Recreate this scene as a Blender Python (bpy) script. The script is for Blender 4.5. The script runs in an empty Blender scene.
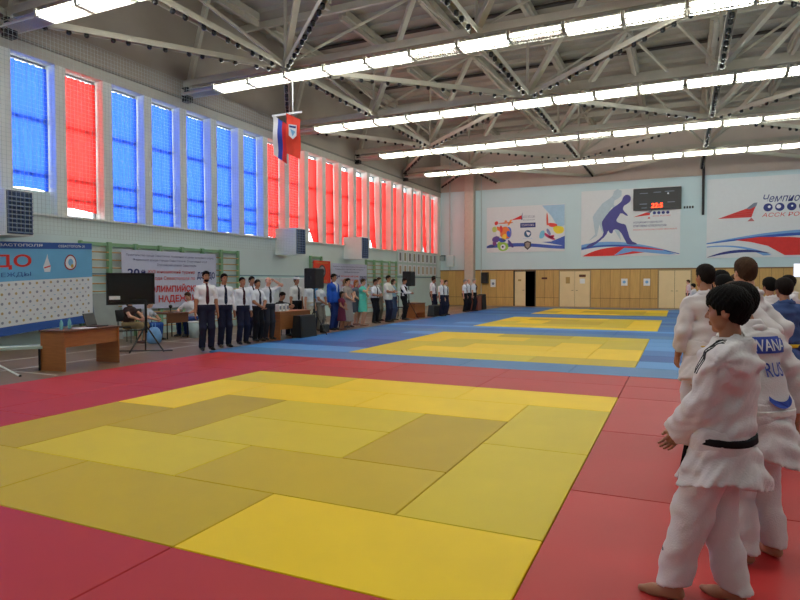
import bpy, bmesh, math, random
import numpy as np
from mathutils import Vector, Matrix
random.seed(7); np.random.seed(7)
R = math.radians
SC = bpy.context.scene
COL = SC.collection

# ------------------------------------------------------------------ camera, sky, exposure
cd = bpy.data.cameras.new('camera'); cam = bpy.data.objects.new('camera', cd); COL.objects.link(cam)
cam.location = (0, 0, 1.587)
cam.rotation_euler = (R(90 - 1.80), R(0.1), R(24.76))
cd.sensor_width = 36; cd.lens = 606.4 / 800 * 36; cd.clip_end = 200; cd.clip_start = .05
SC.camera = cam
wd = bpy.data.worlds.new('sky'); SC.world = wd; wd.use_nodes = True
bg = wd.node_tree.nodes['Background']; bg.inputs[0].default_value = (.90, .95, 1.0, 1); bg.inputs[1].default_value = 6.5
TUBE_POWER = 58.0
SC.view_settings.view_transform = 'Standard'; SC.view_settings.look = 'None'
SC.view_settings.gamma = 1; SC.view_settings.use_curve_mapping = False
SC.view_settings.exposure = -0.45
try:
    SC.cycles.use_denoising = True
    SC.cycles.max_bounces = 8; SC.cycles.diffuse_bounces = 4; SC.cycles.transparent_max_bounces = 12
    SC.cycles.sample_clamp_indirect = 4.0
except Exception: pass

# ------------------------------------------------------------------ materials
def lin(c):
    return tuple(((x/255)/12.92 if x/255 <= .04045 else ((x/255+.055)/1.055)**2.4) for x in c) + (1,)
MATS = {}
def mat(name, rgb, rough=.6, var=.06, scale=6, bump=0, bscale=40, metal=0, spec=.4, objvar=0, emit=None, stretch=(1,1,1)):
    if name in MATS: return MATS[name]
    m = bpy.data.materials.new(name); m.use_nodes = True; nt = m.node_tree; N = nt.nodes; L = nt.links
    b = N['Principled BSDF']
    b.inputs['Roughness'].default_value = rough; b.inputs['Metallic'].default_value = metal
    b.inputs['Specular IOR Level'].default_value = spec
    c = lin(rgb)
    tc = N.new('ShaderNodeTexCoord'); mp = N.new('ShaderNodeMapping'); mp.inputs['Scale'].default_value = stretch
    L.new(tc.outputs['Object'], mp.inputs[0])
    nz = N.new('ShaderNodeTexNoise'); nz.inputs['Scale'].default_value = scale; nz.inputs['Detail'].default_value = 4
    L.new(mp.outputs[0], nz.inputs['Vector'])
    rp = N.new('ShaderNodeMapRange'); rp.inputs[1].default_value = .25; rp.inputs[2].default_value = .75
    rp.inputs[3].default_value = 1 - var; rp.inputs[4].default_value = 1 + var
    L.new(nz.outputs[0], rp.inputs[0])
    out = rp.outputs[0]
    if objvar:
        oi = N.new('ShaderNodeObjectInfo'); r2 = N.new('ShaderNodeMapRange')
        r2.inputs[3].default_value = 1 - objvar; r2.inputs[4].default_value = 1 + objvar
        L.new(oi.outputs['Random'], r2.inputs[0])
        mu = N.new('ShaderNodeMath'); mu.operation = 'MULTIPLY'; L.new(out, mu.inputs[0]); L.new(r2.outputs[0], mu.inputs[1]); out = mu.outputs[0]
    mx = N.new('ShaderNodeVectorMath'); mx.operation = 'SCALE'; mx.inputs[0].default_value = c[:3]
    L.new(out, mx.inputs['Scale']); L.new(mx.outputs[0], b.inputs['Base Color'])
    if bump:
        n2 = N.new('ShaderNodeTexNoise'); n2.inputs['Scale'].default_value = bscale; n2.inputs['Detail'].default_value = 3
        L.new(mp.outputs[0], n2.inputs['Vector'])
        bp = N.new('ShaderNodeBump'); bp.inputs['Strength'].default_value = bump; bp.inputs['Distance'].default_value = .01
        L.new(n2.outputs[0], bp.inputs['Height']); L.new(bp.outputs[0], b.inputs['Normal'])
    if emit:
        b.inputs['Emission Color'].default_value = lin(emit[0]); b.inputs['Emission Strength'].default_value = emit[1]
    MATS[name] = m; return m
def cloth(name, rgb, var=.05, bump=.25):
    return mat('cloth_' + name, rgb, .85, var, 9, bump*.5, 110, spec=.15)
def curtain_mat(name, rgb, trans=.75, clear=.12):
    m = bpy.data.materials.new(name); m.use_nodes = True; N = m.node_tree.nodes; L = m.node_tree.links
    N.remove(N['Principled BSDF']); o = N['Material Output']
    df = N.new('ShaderNodeBsdfDiffuse'); tr = N.new('ShaderNodeBsdfTranslucent'); tp = N.new('ShaderNodeBsdfTransparent')
    tc = N.new('ShaderNodeTexCoord'); wv = N.new('ShaderNodeTexNoise'); mp = N.new('ShaderNodeMapping')
    mp.inputs['Scale'].default_value = (6, 6, .5); L.new(tc.outputs['Object'], mp.inputs[0]); L.new(mp.outputs[0], wv.inputs['Vector'])
    wv.inputs['Scale'].default_value = 2.0; wv.inputs['Detail'].default_value = 3
    mr = N.new('ShaderNodeMapRange'); mr.inputs[1].default_value = .3; mr.inputs[2].default_value = .7; mr.inputs[3].default_value = .82; mr.inputs[4].default_value = 1.12
    L.new(wv.outputs[0], mr.inputs[0])
    sc = N.new('ShaderNodeVectorMath'); sc.operation = 'SCALE'; sc.inputs[0].default_value = lin(rgb)[:3]; L.new(mr.outputs[0], sc.inputs['Scale'])
    for n in (df, tr): L.new(sc.outputs[0], n.inputs['Color'])
    tp.inputs['Color'].default_value = lin(rgb)
    a = N.new('ShaderNodeMixShader'); a.inputs[0].default_value = trans; L.new(df.outputs[0], a.inputs[1]); L.new(tr.outputs[0], a.inputs[2])
    b = N.new('ShaderNodeMixShader'); b.inputs[0].default_value = clear; L.new(a.outputs[0], b.inputs[1]); L.new(tp.outputs[0], b.inputs[2])
    L.new(b.outputs[0], o.inputs[0]); return m
def glass_mat():
    m = bpy.data.materials.new('window_glass'); m.use_nodes = True; N = m.node_tree.nodes; L = m.node_tree.links
    N.remove(N['Principled BSDF']); o = N['Material Output']
    tp = N.new('ShaderNodeBsdfTransparent'); tp.inputs[0].default_value = (.93, .96, .96, 1)
    gl = N.new('ShaderNodeBsdfGlossy'); gl.inputs['Roughness'].default_value = .05
    mx = N.new('ShaderNodeMixShader'); mx.inputs[0].default_value = .06
    L.new(tp.outputs[0], mx.inputs[1]); L.new(gl.outputs[0], mx.inputs[2]); L.new(mx.outputs[0], o.inputs[0]); return m
def emit_mat(name, rgb, s):
    m = bpy.data.materials.new(name); m.use_nodes = True; N = m.node_tree.nodes; L = m.node_tree.links
    N.remove(N['Principled BSDF']); e = N.new('ShaderNodeEmission'); e.inputs[0].default_value = lin(rgb); e.inputs[1].default_value = s
    L.new(e.outputs[0], N['Material Output'].inputs[0]); return m

# ------------------------------------------------------------------ mesh helpers
class MB:
    def __init__(s): s.v = []; s.f = []
    def add(s, vs, fs):
        o = len(s.v); s.v += [tuple(map(float, p)) for p in vs]; s.f += [[i + o for i in f] for f in fs]; return s
    def box(s, x0, x1, y0, y1, z0, z1):
        return s.add([(x0,y0,z0),(x1,y0,z0),(x1,y1,z0),(x0,y1,z0),(x0,y0,z1),(x1,y0,z1),(x1,y1,z1),(x0,y1,z1)],
                     [(0,3,2,1),(4,5,6,7),(0,1,5,4),(1,2,6,5),(2,3,7,6),(3,0,4,7)])
    def cbox(s, x0, x1, y0, y1, z0, z1, c=.01):      # box with chamfered upright and top edges
        a = [(x0+c,y0),(x1-c,y0),(x1,y0+c),(x1,y1-c),(x1-c,y1),(x0+c,y1),(x0,y1-c),(x0,y0+c)]
        b = [(x0+2*c,y0+c),(x1-2*c,y0+c),(x1-c,y0+2*c),(x1-c,y1-2*c),(x1-2*c,y1-c),(x0+2*c,y1-c),(x0+c,y1-2*c),(x0+c,y0+2*c)]
        vs = [(x,y,z0) for x,y in a] + [(x,y,z1-c) for x,y in a] + [(x,y,z1) for x,y in b]
        fs = [tuple(range(7,-1,-1)), tuple(range(16,24))]
        for i in range(8):
            j = (i+1) % 8; fs += [(i,j,8+j,8+i),(8+i,8+j,16+j,16+i)]
        return s.add(vs, fs)
    def beam(s, a, b, w, h, up=(0,0,1)):
        a = Vector(a); b = Vector(b); d = (b-a).normalized(); u = Vector(up)
        if abs(d.dot(u)) > .98: u = Vector((1,0,0))
        r = d.cross(u).normalized(); u = r.cross(d)
        vs = [p + r*(i*w/2) + u*(j*h/2) for p in (a,b) for i,j in ((-1,-1),(1,-1),(1,1),(-1,1))]
        return s.add(vs, [(3,2,1,0),(4,5,6,7),(0,1,5,4),(1,2,6,5),(2,3,7,6),(3,0,4,7)])
    def channel(s, a, b, w, h, t=.012, up=(0,0,1)):  # two flange beams and a web: open channel
        a = Vector(a); b = Vector(b); d = (b-a).normalized(); r = d.cross(Vector(up)).normalized()
        for k in (-1, 1): s.beam(a + r*(k*w/2), b + r*(k*w/2), t, h)
        s.beam(a + Vector(up)*(h/2), b + Vector(up)*(h/2), w, t); return s
    def tube(s, pts, r, n=8, caps=True):
        pts = [Vector(p) for p in pts]; rs = r if isinstance(r, (list, tuple)) else [r]*len(pts)
        o = []; ref = None
        for i, p in enumerate(pts):
            d = (pts[min(i+1, len(pts)-1)] - pts[max(i-1, 0)]).normalized()
            if ref is None: ref = Vector((0,0,1)) if abs(d.z) < .9 else Vector((1,0,0))
            x = d.cross(ref).normalized(); y = x.cross(d).normalized(); ref = y
            o += [p + (x*math.cos(2*math.pi*k/n) + y*math.sin(2*math.pi*k/n))*rs[i] for k in range(n)]
        fs = []
        for i in range(len(pts)-1):
            for k in range(n):
                q = (k+1) % n; fs.append((i*n+k, i*n+q, (i+1)*n+q, (i+1)*n+k))
        if caps: fs += [tuple(range(n-1,-1,-1)), tuple(range((len(pts)-1)*n, len(pts)*n))]
        return s.add(o, fs)
    def lathe(s, prof, c=(0,0,0), n=12):
        vs = []; fs = []
        for r, z in prof: vs += [(c[0]+r*math.cos(2*math.pi*k/n), c[1]+r*math.sin(2*math.pi*k/n), c[2]+z) for k in range(n)]
        for i in range(len(prof)-1):
            for k in range(n):
                q = (k+1) % n; fs.append((i*n+k, i*n+q, (i+1)*n+q, (i+1)*n+k))
        fs += [tuple(range(n-1,-1,-1)), tuple(range((len(prof)-1)*n, len(prof)*n))]
        return s.add(vs, fs)
    def prism(s, pts, fn, t0, t1):                   # polygon (u,v) extruded from offset t0 to t1 through fn(u,v,t)
        n = len(pts)
        return s.add([fn(u,v,t0) for u,v in pts] + [fn(u,v,t1) for u,v in pts],
                     [tuple(range(n)), tuple(range(2*n-1, n-1, -1))] + [(i, n+i, n+(i+1)%n, (i+1)%n) for i in range(n)])
    def mesh(s, name='m'):
        m = bpy.data.meshes.new(name); m.from_pydata(s.v, [], s.f); m.update()
        bm = bmesh.new(); bm.from_mesh(m); bmesh.ops.recalc_face_normals(bm, faces=bm.faces); bm.to_mesh(m); bm.free()
        return m
def link(name, me, m, parent=None, smooth=False):
    o = bpy.data.objects.new(name, me); COL.objects.link(o)
    if m and (not me.materials): me.materials.append(m)
    if parent: o.parent = parent
    if smooth: me.polygons.foreach_set('use_smooth', [True]*len(me.polygons))
    return o
def obj(name, mb, m, parent=None, smooth=False): return link(name, mb.mesh(name), m, parent, smooth)
def tag(o, label=None, cat=None, group=None, kind=None):
    if label: o['label'] = label
    if cat: o['category'] = cat
    if group: o['group'] = group
    if kind: o['kind'] = kind
    return o
def thing(name, label, cat, loc=(0,0,0), rz=0, group=None):
    o = bpy.data.objects.new(name, None); COL.objects.link(o); o.empty_display_size = .1
    o.location = loc; o.rotation_euler = (0,0,R(rz)); return tag(o, label, cat, group)
def root(name, kind='structure', label=None, loc=(0,0,0)):
    o = bpy.data.objects.new(name, None); COL.objects.link(o); o.location = loc; o['kind'] = kind
    if label: o['label'] = label
    return o
ORD = ['first','second','third','fourth','fifth','sixth','seventh','eighth','ninth','tenth','eleventh','twelfth','thirteenth','fourteenth','fifteenth','sixteenth','seventeenth','eighteenth','nineteenth','twentieth','twenty-first']

_txt = {}
def text_mb(s, w, h, fn, t0=0., bold=.0, shear=0, t1=None):
    """lettering fitted in a w x h box whose lower left is u=v=0; fn(u,v,t) places it"""
    cu = bpy.data.curves.new('txt', 'FONT'); cu.body = s; cu.offset = bold; cu.shear = shear; cu.resolution_u = 3
    o = bpy.data.objects.new('txt', cu); COL.objects.link(o)
    dg = bpy.context.evaluated_depsgraph_get(); dg.update()
    me = bpy.data.meshes.new_from_object(o.evaluated_get(dg))
    bpy.data.objects.remove(o); bpy.data.curves.remove(cu)
    V = np.array([v.co[:] for v in me.vertices]); F = [tuple(p.vertices) for p in me.polygons]
    bpy.data.meshes.remove(me)
    if not len(V): return MB()
    lo = V.min(0); hi = V.max(0); sx = w/(hi[0]-lo[0]); sy = h/(hi[1]-lo[1])
    return MB().add([fn((x-lo[0])*sx, (y-lo[1])*sy, t0) for x,y,_ in V], F)
def wall_fn(Y, u0=0, v0=0): return lambda u, v, t: (u0+u, Y - t, v0+v)          # facing -Y
def side_fn(X, u0=0, v0=0): return lambda u, v, t: (X + t, u0+u, v0+v)          # facing +X
def write(parent, s, w, h, fn, m, t, bold=0, shear=0, name='lettering'):
    return link(name, text_mb(s, w, h, fn, t, bold, shear).mesh(name), m, parent)
def patch(parent, pts, fn, m, t, name='print'):
    return obj(name, MB().add([fn(u,v,t) for u,v in pts], [tuple(range(len(pts)))]), m, parent)
def circle(cx, cy, rx, ry=None, n=20, a0=0, a1=360):
    ry = ry or rx; return [(cx+rx*math.cos(R(a0+(a1-a0)*i/n)), cy+ry*math.sin(R(a0+(a1-a0)*i/n))) for i in range(n + (a1-a0 < 360))]
def soft(pts, n=2):
    for _ in range(n):
        q = []
        for i in range(len(pts)):
            a, b = pts[i], pts[(i+1) % len(pts)]; q += [(a[0]*.75+b[0]*.25, a[1]*.75+b[1]*.25), (a[0]*.25+b[0]*.75, a[1]*.25+b[1]*.75)]
        pts = q
    return pts
def band(xs, top, bot): return [(x, top(x)) for x in xs] + [(x, bot(x)) for x in reversed(xs)]
def bez(p0, p1, p2, n=14): return [((1-t)**2*p0[0]+2*t*(1-t)*p1[0]+t*t*p2[0], (1-t)**2*p0[1]+2*t*(1-t)*p1[1]+t*t*p2[1]) for t in [i/n for i in range(n+1)]]
# ------------------------------------------------------------------ the hall: constants (metres, mat tops at z = 0)
LW, RW, FY, BY, ROOF, FLOOR = -14.8, 10.9, 38.7, -8.0, 11.2, -.04
SILL, WTOP, PITCH, W0, NW = 3.32, 7.22, 1.443, 9.56, 20
ROWS = [3.68 + 5.79*i for i in range(0, 6)]
NX = [-10.8, -4.85, 1.05, 6.95]
M_teal = mat('wall_paint_teal', (214, 230, 227), .6, .03, 1.2)
M_teal_dado = mat('wall_paint_dado', (204, 228, 226), .55, .03, 1.2)
M_pier = mat('pier_paint', (222, 228, 222), .6, .03, 2)
M_upper = mat('upper_wall_plaster', (158, 150, 138), .8, .10, .8)
M_roof = mat('roof_deck', (158, 154, 142), .8, .10, 1.0)
M_steel = mat('painted_steel', (180, 176, 160), .55, .08, 2.5)
M_farblue = mat('far_wall_paint', (192, 216, 220), .6, .03, .8)
M_concrete = mat('pink_plaster', (190, 178, 166), .8, .08, .7)
M_black = mat('black_plastic', (22, 22, 24), .45, .05)
M_blackm = mat('black_metal', (26, 26, 28), .4, .05, metal=.3)
M_white = mat('white_paint', (225, 228, 228), .5, .02)
M_wood = mat('desk_wood', (150, 92, 48), .45, .18, 3, stretch=(1, 1, 12))
M_woodd = mat('dark_desk_wood', (92, 56, 34), .45, .18, 3, stretch=(1, 1, 12))
M_plank = mat('wall_panel_wood', (196, 158, 92), .5, .12, 2.5, stretch=(6, 6, .5), objvar=.07)
M_cream = mat('cream_door_paint', (226, 204, 156), .5, .04, 2)
M_dark = mat('dark_opening', (34, 38, 34), .8, .1)
M_glass = glass_mat()
M_frame = mat('window_frame', (150, 160, 165), .5, .04)
M_green = mat('green_bars_paint', (136, 176, 138), .5, .06, 3)
M_rung = mat('wooden_rung', (196, 158, 104), .5, .10, 8)

# floor: lacquered boards with court lines
fm = mat('lacquered_floor', (120, 96, 74), .35, .16, 2.0, stretch=(.5, 6, 1), spec=.5)
fl = obj('floor', MB().box(LW-.5, RW+.4, BY-.4, FY+.4, FLOOR-.2, FLOOR), fm); tag(fl, 'brown lacquered board floor of the sports hall', kind='structure')
for (x0,x1,y0,y1) in ((-12.62,-12.55,BY,FY), (-11.2,-11.14,BY,FY), (-14.5,-9.8,12.2,12.26), (-14.5,-9.8,20,20.06), (-14.5,-9.8,7.0,7.05)):
    obj('court_line', MB().box(x0,x1,y0,y1,FLOOR,FLOOR+.002), mat('court_line_white', (205,200,190), .5), fl)

# left wall: lower wall, piers, upper wall
wl = obj('wall_left', MB().box(LW-.5, LW, BY, FY+.4, FLOOR-.2, SILL), M_teal); tag(wl, 'pale green painted long wall under the tall windows', kind='structure')
obj('upper_wall', MB().box(LW-.5, LW, BY, FY+.4, WTOP+.3, ROOF), M_upper, wl)
obj('lintel', MB().box(LW-.5, LW, BY, FY+.4, WTOP, WTOP+.3), mat('lintel_paint', (176,174,162), .7, .05), wl)
obj('groove_rail', MB().box(LW, LW+.05, BY, FY, WTOP+.30, WTOP+.36), mat('rail_grey', (120,116,108), .6), wl)
obj('dado', MB().box(LW, LW+.015, BY, FY, FLOOR, 1.78), M_teal_dado, wl)
obj('dado_rail', MB().box(LW, LW+.035, BY, FY, 1.78, 1.82), mat('dado_rail_blue', (118,150,160), .5), wl)
obj('sill', MB().box(LW, LW+.09, BY, FY, SILL-.05, SILL), M_pier, wl)
obj('infill_panel', MB().box(LW-.34, LW-.26, W0, W0+PITCH-.3, SILL, 3.92), M_teal, wl)
for i in range(-12, NW+1):
    y1 = W0 + PITCH*i; y0 = y1 - .30
    if i == NW: y1 = FY+.3
    o = obj('pier', MB().box(LW-.5, LW, y0, y1, SILL, WTOP), M_pier, wl)
# windows with frames, transoms and panes
fr = MB(); ow = PITCH - .30
fx0, fx1 = LW-.42, LW-.36
for (a,b,c,d) in ((0,.05,0,WTOP-SILL),(ow-.05,ow,0,WTOP-SILL),(.05,ow-.05,0,.06),(.05,ow-.05,WTOP-SILL-.05,WTOP-SILL)): fr.box(fx0,fx1,a,b,c,d)
fr_me = fr.mesh('window_frame'); tz = [.50, 1.03, 2.44]
tr_me = [MB().box(fx0,fx1,.05,ow-.05,z-.045,z+.045).mesh('transom') for z in tz]
zs = [.06] + tz + [WTOP-SILL-.05]
pane_me = [MB().box(fx0+.025,fx0+.031,.05,ow-.05,zs[k]+.04,zs[k+1]-.04).mesh('pane') for k in range(4)]
for i in range(-12, NW):
    w = root('window_%d' % (i+13), label='tall window, %s along the long wall' % (ORD[i] if i >= 0 else 'behind the viewer'), loc=(0, W0+PITCH*i, SILL))
    link('window_frame', fr_me, M_frame, w)
    for q in tr_me: link('transom', q, M_frame, w)
    for q in pane_me: link('pane', q, M_glass, w)
# curtains: a pleated cloth in front of each window
M_cblue = curtain_mat('blue_curtain', (58, 104, 234), .85, .27)
M_cred = curtain_mat('red_curtain', (244, 60, 54), .88, .26)
def curtain(i):
    red = i == 1 or i >= 7 or i in (-3, -6)
    y0 = W0 + PITCH*i + .03; w = ow - .06; top = WTOP - .10; bot = SILL + (.03 if i else .62)
    if i == 1: bot = SILL + .22
    if i >= 7: top -= (.0, .02, .05, .0, .12, .16, .20, .05, .12, .22, .1, .0, .1)[i-7]
    n, m = 22, 16; vs = []; fs = []
    for a in range(m+1):
        t = a/m; z = top + (bot-top)*t
        for b in range(n+1):
            s = b/n; y = y0 + w*s
            if i in (9, 13, 18): # blown aside at the bottom
                k = max(0, (t-.45)/.55)**1.6; y = y0 + w*(s*(1-.62*k) + .62*k) + (.25*k if i == 18 else 0)
            x = LW - .30 + .022*math.sin(b*1.75 + .7*i) + .012*math.sin(b*.6 + 3*t + i) + .02*t*math.sin(b*.9+i*2)
            if i in (9, 13, 18): x += .16*max(0,(t-.5)) 
            vs.append((x, y, z + (.04*math.sin(3*s+i) if a == m else 0)))
    for a in range(m):
        for b in range(n): q = a*(n+1)+b; fs.append((q, q+1, q+n+2, q+n+1))
    tail = {1: ', bottom hitched above the sill', 9: ', lower corner swept aside', 13: ', lower half blown aside', 18: ', swept far aside at the end'}.get(i, '')
    col = 'red' if red else 'blue'
    lab = '%s curtain in the %s window from the left%s' % (col, ORD[i], tail) if i >= 0 else '%s curtain in the %s window beyond the left frame edge' % (col, ORD[-i-1])
    o = obj('curtain', MB().add(vs, fs), M_cred if red else M_cblue, None, True)
    tag(o, lab, 'curtain', 'curtains in the long wall windows')
for i in range(-4, NW): curtain(i)

# far wall: painted upper wall, plaster band, timber panelling, doors
wf = obj('wall_far', MB().box(LW-.5, RW+.4, FY, FY+.4, FLOOR-.2, 7.55), M_farblue); tag(wf, 'pale blue end wall above timber panelling', kind='structure')
pb = obj('trim_5', MB().box(LW, RW, FY-.04, FY+.3, 7.55, ROOF), M_concrete); tag(pb, 'pinkish plaster band at the top of the end wall', kind='structure'); pn = root('trim_4', label='timber panelling along the foot of the end wall')
obj('panel_cap', MB().box(LW, RW, FY-.09, FY, 2.24, 2.31), mat('panel_cap_wood', (120, 92, 58), .5), pn)
doors = [(-9.67,-8.38),(-6.82,-5.0),(-1.12,.57),(5.6,7.4)]
obj('backing_board', MB().box(LW, RW, FY-.02, FY-.005, FLOOR, 2.24), mat('panel_gap_dark', (60,44,28), .8), pn)
x = LW; pm = {}
while x < RW - .05:
    x1 = min(x + .56, RW)
    skip = [d for d in doors if x1 > d[0]-.06 and x < d[1]+.06]
    if skip:
        if x < skip[0][0]-.10: x1 = skip[0][0]-.06
        else: x = skip[0][1]+.06; continue
    for (z0,z1) in ((FLOOR,.50),(.52,2.24)):
        obj('panel', MB().box(x+.008, x1-.008, FY-.05, FY, z0, z1), M_plank, pn)
    x = x1
def door(n, x0, x1, leaves, label):
    d = root('door_%d' % n, label=label, loc=(0, FY, FLOOR))
    fm_ = mat('door_frame_paint', (160,138,96), .5)
    obj('door_frame', MB().box(x0-.06,x0,-.08,0,0,2.3).box(x1,x1+.06,-.08,0,0,2.3).box(x0,x1,-.08,0,2.22,2.3), fm_, d)
    w = (x1-x0)/leaves
    for k in range(leaves):
        a = x0+w*k+.008; b = x0+w*(k+1)-.008
        lf = obj('door_leaf', MB().box(a,b,-.06,-.015,.01,2.21), M_cream, d)
        obj('handle', MB().tube([(b-.07 if k==0 else a+.07,-.06,1.02),(b-.07 if k==0 else a+.07,-.1,1.02),(b-.18 if k==0 else a+.18,-.1,1.02)],.012,6), M_blackm, lf)
    return d
d1 = root('door_1', label='half open cream door beside a dark doorway', loc=(0, FY, FLOOR))
obj('door_frame', MB().box(-9.73,-9.67,-.08,0,0,2.3).box(-8.38,-8.32,-.08,0,0,2.3).box(-9.67,-8.38,-.08,0,2.22,2.3), mat('door_frame_dark', (70,66,54), .5), d1)
lf = obj('door_leaf', MB().box(-9.66,-8.98,-.06,-.015,.01,2.21), M_cream, d1); obj('handle', MB().tube([(-9.05,-.06,1.02),(-9.05,-.1,1.02),(-9.16,-.1,1.02)],.012,6), M_blackm, lf)
obj('sign_plate', MB().box(-9.45,-9.25,-.07,-.06,1.6,1.72), mat('brass_plate', (170,140,80), .4), lf)
obj('dark_doorway', MB().box(-8.97,-8.38,-.02,-.01,0,2.21), M_dark, d1)
d2 = door(2, -6.82, -5.0, 2, 'cream double door in the timber panelling, middle of the end wall')
d3 = door(3, -1.12, .57, 2, 'cream double door behind the line of judo boys')
d4 = door(4, 5.6, 7.4, 2, 'cream double door at the right of the end wall')
obj('sign_plate', MB().box(-6.45,-6.2,-.068,-.06,1.45,1.85), mat('brass_plate', (170,140,80), .4), d2)
obj('sign_plate', MB().box(-5.65,-5.25,-.068,-.06,1.85,2.0), M_woodd, d2)
obj('sign_plate', MB().box(-5.6,-5.3,-.068,-.06,1.45,1.75), M_white, d2)
wr = obj('wall_right', MB().box(RW, RW+.4, BY, FY, FLOOR-.2, ROOF), M_farblue)
tag(wr, 'pale blue right hand wall of the hall', kind='structure')
wb = obj('wall_back', MB().box(LW-.5, RW+.4, BY-.4, BY, FLOOR-.2, ROOF), M_farblue); tag(wb, 'pale blue wall behind the viewer', kind='structure')
# concrete column and pipes on the end wall
tc = obj('trim_1', MB().cbox(-12.94,-12.32,FY-.5,FY-.04,FLOOR,9.4,.02), mat('column_plaster', (196,184,170), .8, .06)); tag(tc, 'plastered column standing against the end wall', kind='structure')
tp = obj('trim_2', MB().tube([(-14.1,FY-.1,2.3),(-14.1,FY-.1,9.5)],.04,8).tube([(-11.9,FY-.12,FLOOR),(-11.9,FY-.12,9)],.02,6), mat('pipe_paint', (176,190,190), .5)); tag(tp, 'thin painted wall pipes beside the end wall column', kind='structure')
tp2 = obj('trim_3', MB().tube([(1.15,FY-.15,5.3),(1.15,FY-.15,8.3)],.07,8), M_black); tag(tp2, 'black downpipe between two wall posters', kind='structure')

# ceiling: ribbed deck
ce = obj('ceiling', MB().box(LW-.5, RW+.4, BY-.4, FY+.4, ROOF, ROOF+.2), M_roof); tag(ce, 'ribbed grey roof deck', kind='structure')
rib = MB().add([(LW,-.14,0),(LW,-.07,-.11),(LW,.07,-.11),(LW,.14,0),(RW,-.14,0),(RW,-.07,-.11),(RW,.07,-.11),(RW,.14,0)], [(0,1,2,3),(7,6,5,4),(0,4,5,1),(1,5,6,2),(2,6,7,3)]).mesh('deck_rib')
y = 6.2
while y < FY:
    o = link('deck_rib', rib, M_roof, ce); o.location = (0, y, ROOF); y += .965
joint = MB().box(LW, RW, -.10, .10, -.13, -.06).mesh('deck_joint')
for r_ in ROWS:
    o = link('deck_joint', joint, mat('deck_joint_dark', (52,46,44), .9), ce); o.location = (0, r_+.45, ROOF)  # dark strips along the joints of the roof deck

# space frame under the roof
sf = root('space_frame', label='beige steel space frame of channels, struts and bolted nodes under the roof')
ZC = 7.98; ZU = 10.75
M_bolt = mat('black_bolt', (12,12,13), .35)
def bolts(a, b, parent, off=0.):
    a = Vector(a); b = Vector(b); L_ = (b-a).length; d = (b-a)/L_; mb = MB(); s = .45
    k = 0
    while s < L_ - .3:
        p = a + d*s
        mb.lathe([(.035,0),(.06,-.02),(.06,-.05),(.045,-.06),(.065,-.075),(.06,-.12),(.03,-.15)], (p.x, p.y, p.z), 8)
        s += (.36, .52, .40, .62)[k % 4]; k += 1
    o = obj('bolt_row', mb, M_bolt, parent, True); o['kind'] = 'stuff'
def chord(name, a, b, w=.16, h=.18, bl=True, m=None):
    o = obj(name, MB().channel(a, b, w, h), m or M_steel, sf)
    if bl: bolts((a[0],a[1],a[2]-h*.1), (b[0],b[1],b[2]-h*.1), o)
    return o
for y in ROWS:                                       # chords that carry the lamp rows
    obj('lamp_chord', MB().beam((LW,y,ZC+.05),(RW,y,ZC+.05),.14,.2), M_steel, sf)
ys = ROWS + [FY]
for x in NX:
    for j in range(len(ys)-1):
        if ys[j+1] < 8: continue
        chord('bottom_chord', (x, ys[j], ZC), (x, ys[j+1], ZC), .20, .16)
# plan diagonals: zigzag between wall and nodes
XS = [LW] + NX + [RW]
for i in range(len(XS)-1):
    for j in range(len(ROWS)-1):
        if ROWS[j+1] < 8: continue
        a = (XS[i], ROWS[j], ZC-.02); b = (XS[i+1], ROWS[j+1], ZC-.02)
        c = (XS[i], ROWS[j+1], ZC-.02); d = (XS[i+1], ROWS[j], ZC-.02)
        if (i + j) % 2 == 1: a, b = a, b
        else: a, b = c, d
        chord('diagonal_chord', a, b, .15, .15, bl=not (i == 1 and (i+j) % 2 == 0 and False))
# end bay against the end wall
for i in range(len(XS)-1):
    chord('end_diagonal', (XS[i], ROWS[-1] if i % 2 else FY, ZC-.02), (XS[i+1], FY if i % 2 else ROWS[-1], ZC-.02), .14, .14, bl=(i == 0))
UX = [-13.75, -10.8, -7.8, -4.85, -1.9, 1.05, 4.0, 6.95, 9.9]
for x in UX:                                         # wide beams under the deck
    for y0 in [ROWS[0]-2.9+5.79*k for k in range(7)]:
        obj('purlin', MB().box(x-.16,x+.16,y0+.5,min(y0+5.3,FY),ZU+.06,ZU+.3).box(x-.06,x+.06,y0+.4,min(y0+5.4,FY),ZU-.1,ZU+.06), M_steel, sf)
for y in [ROWS[0]-2.9+5.79*k for k in range(7)]:
    if y < FY: obj('cross_beam', MB().beam((LW,y,ZU+.1),(RW,y,ZU+.1),.12,.24), M_steel, sf)
for x in NX:
    for j, y in enumerate(ROWS):
        if y < 8: continue
        obj('hanger', MB().tube([(x,y,ZC),(x,y,ROOF)],.05,8), M_steel, sf)
        for dx, dy, ws in ((2.95,-2.9,.17), (-2.95,-2.9,.08), (2.95,2.9,.07)):
            if y+dy > FY: continue
            obj('strut', MB().beam((x,y,ZC+.08),(x+dx,y+dy,ZU),ws,ws), M_steel, sf)
        obj('node', MB().lathe([(.08,-.12),(.2,-.06),(.22,.05),(.12,.14)],(x,y,ZC),10), M_steel, sf)
for y in ROWS:                                       # raking struts at the long wall
    if y > 8:
        obj('strut', MB().beam((LW+.1,y,ZC-.35),(LW+1.05,y+.02,ZU),.13,.16), M_steel, sf)
        obj('bracket', MB().box(LW,LW+.25,y-.12,y+.12,ZC-.55,ZC-.1), M_blackm, sf)

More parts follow.
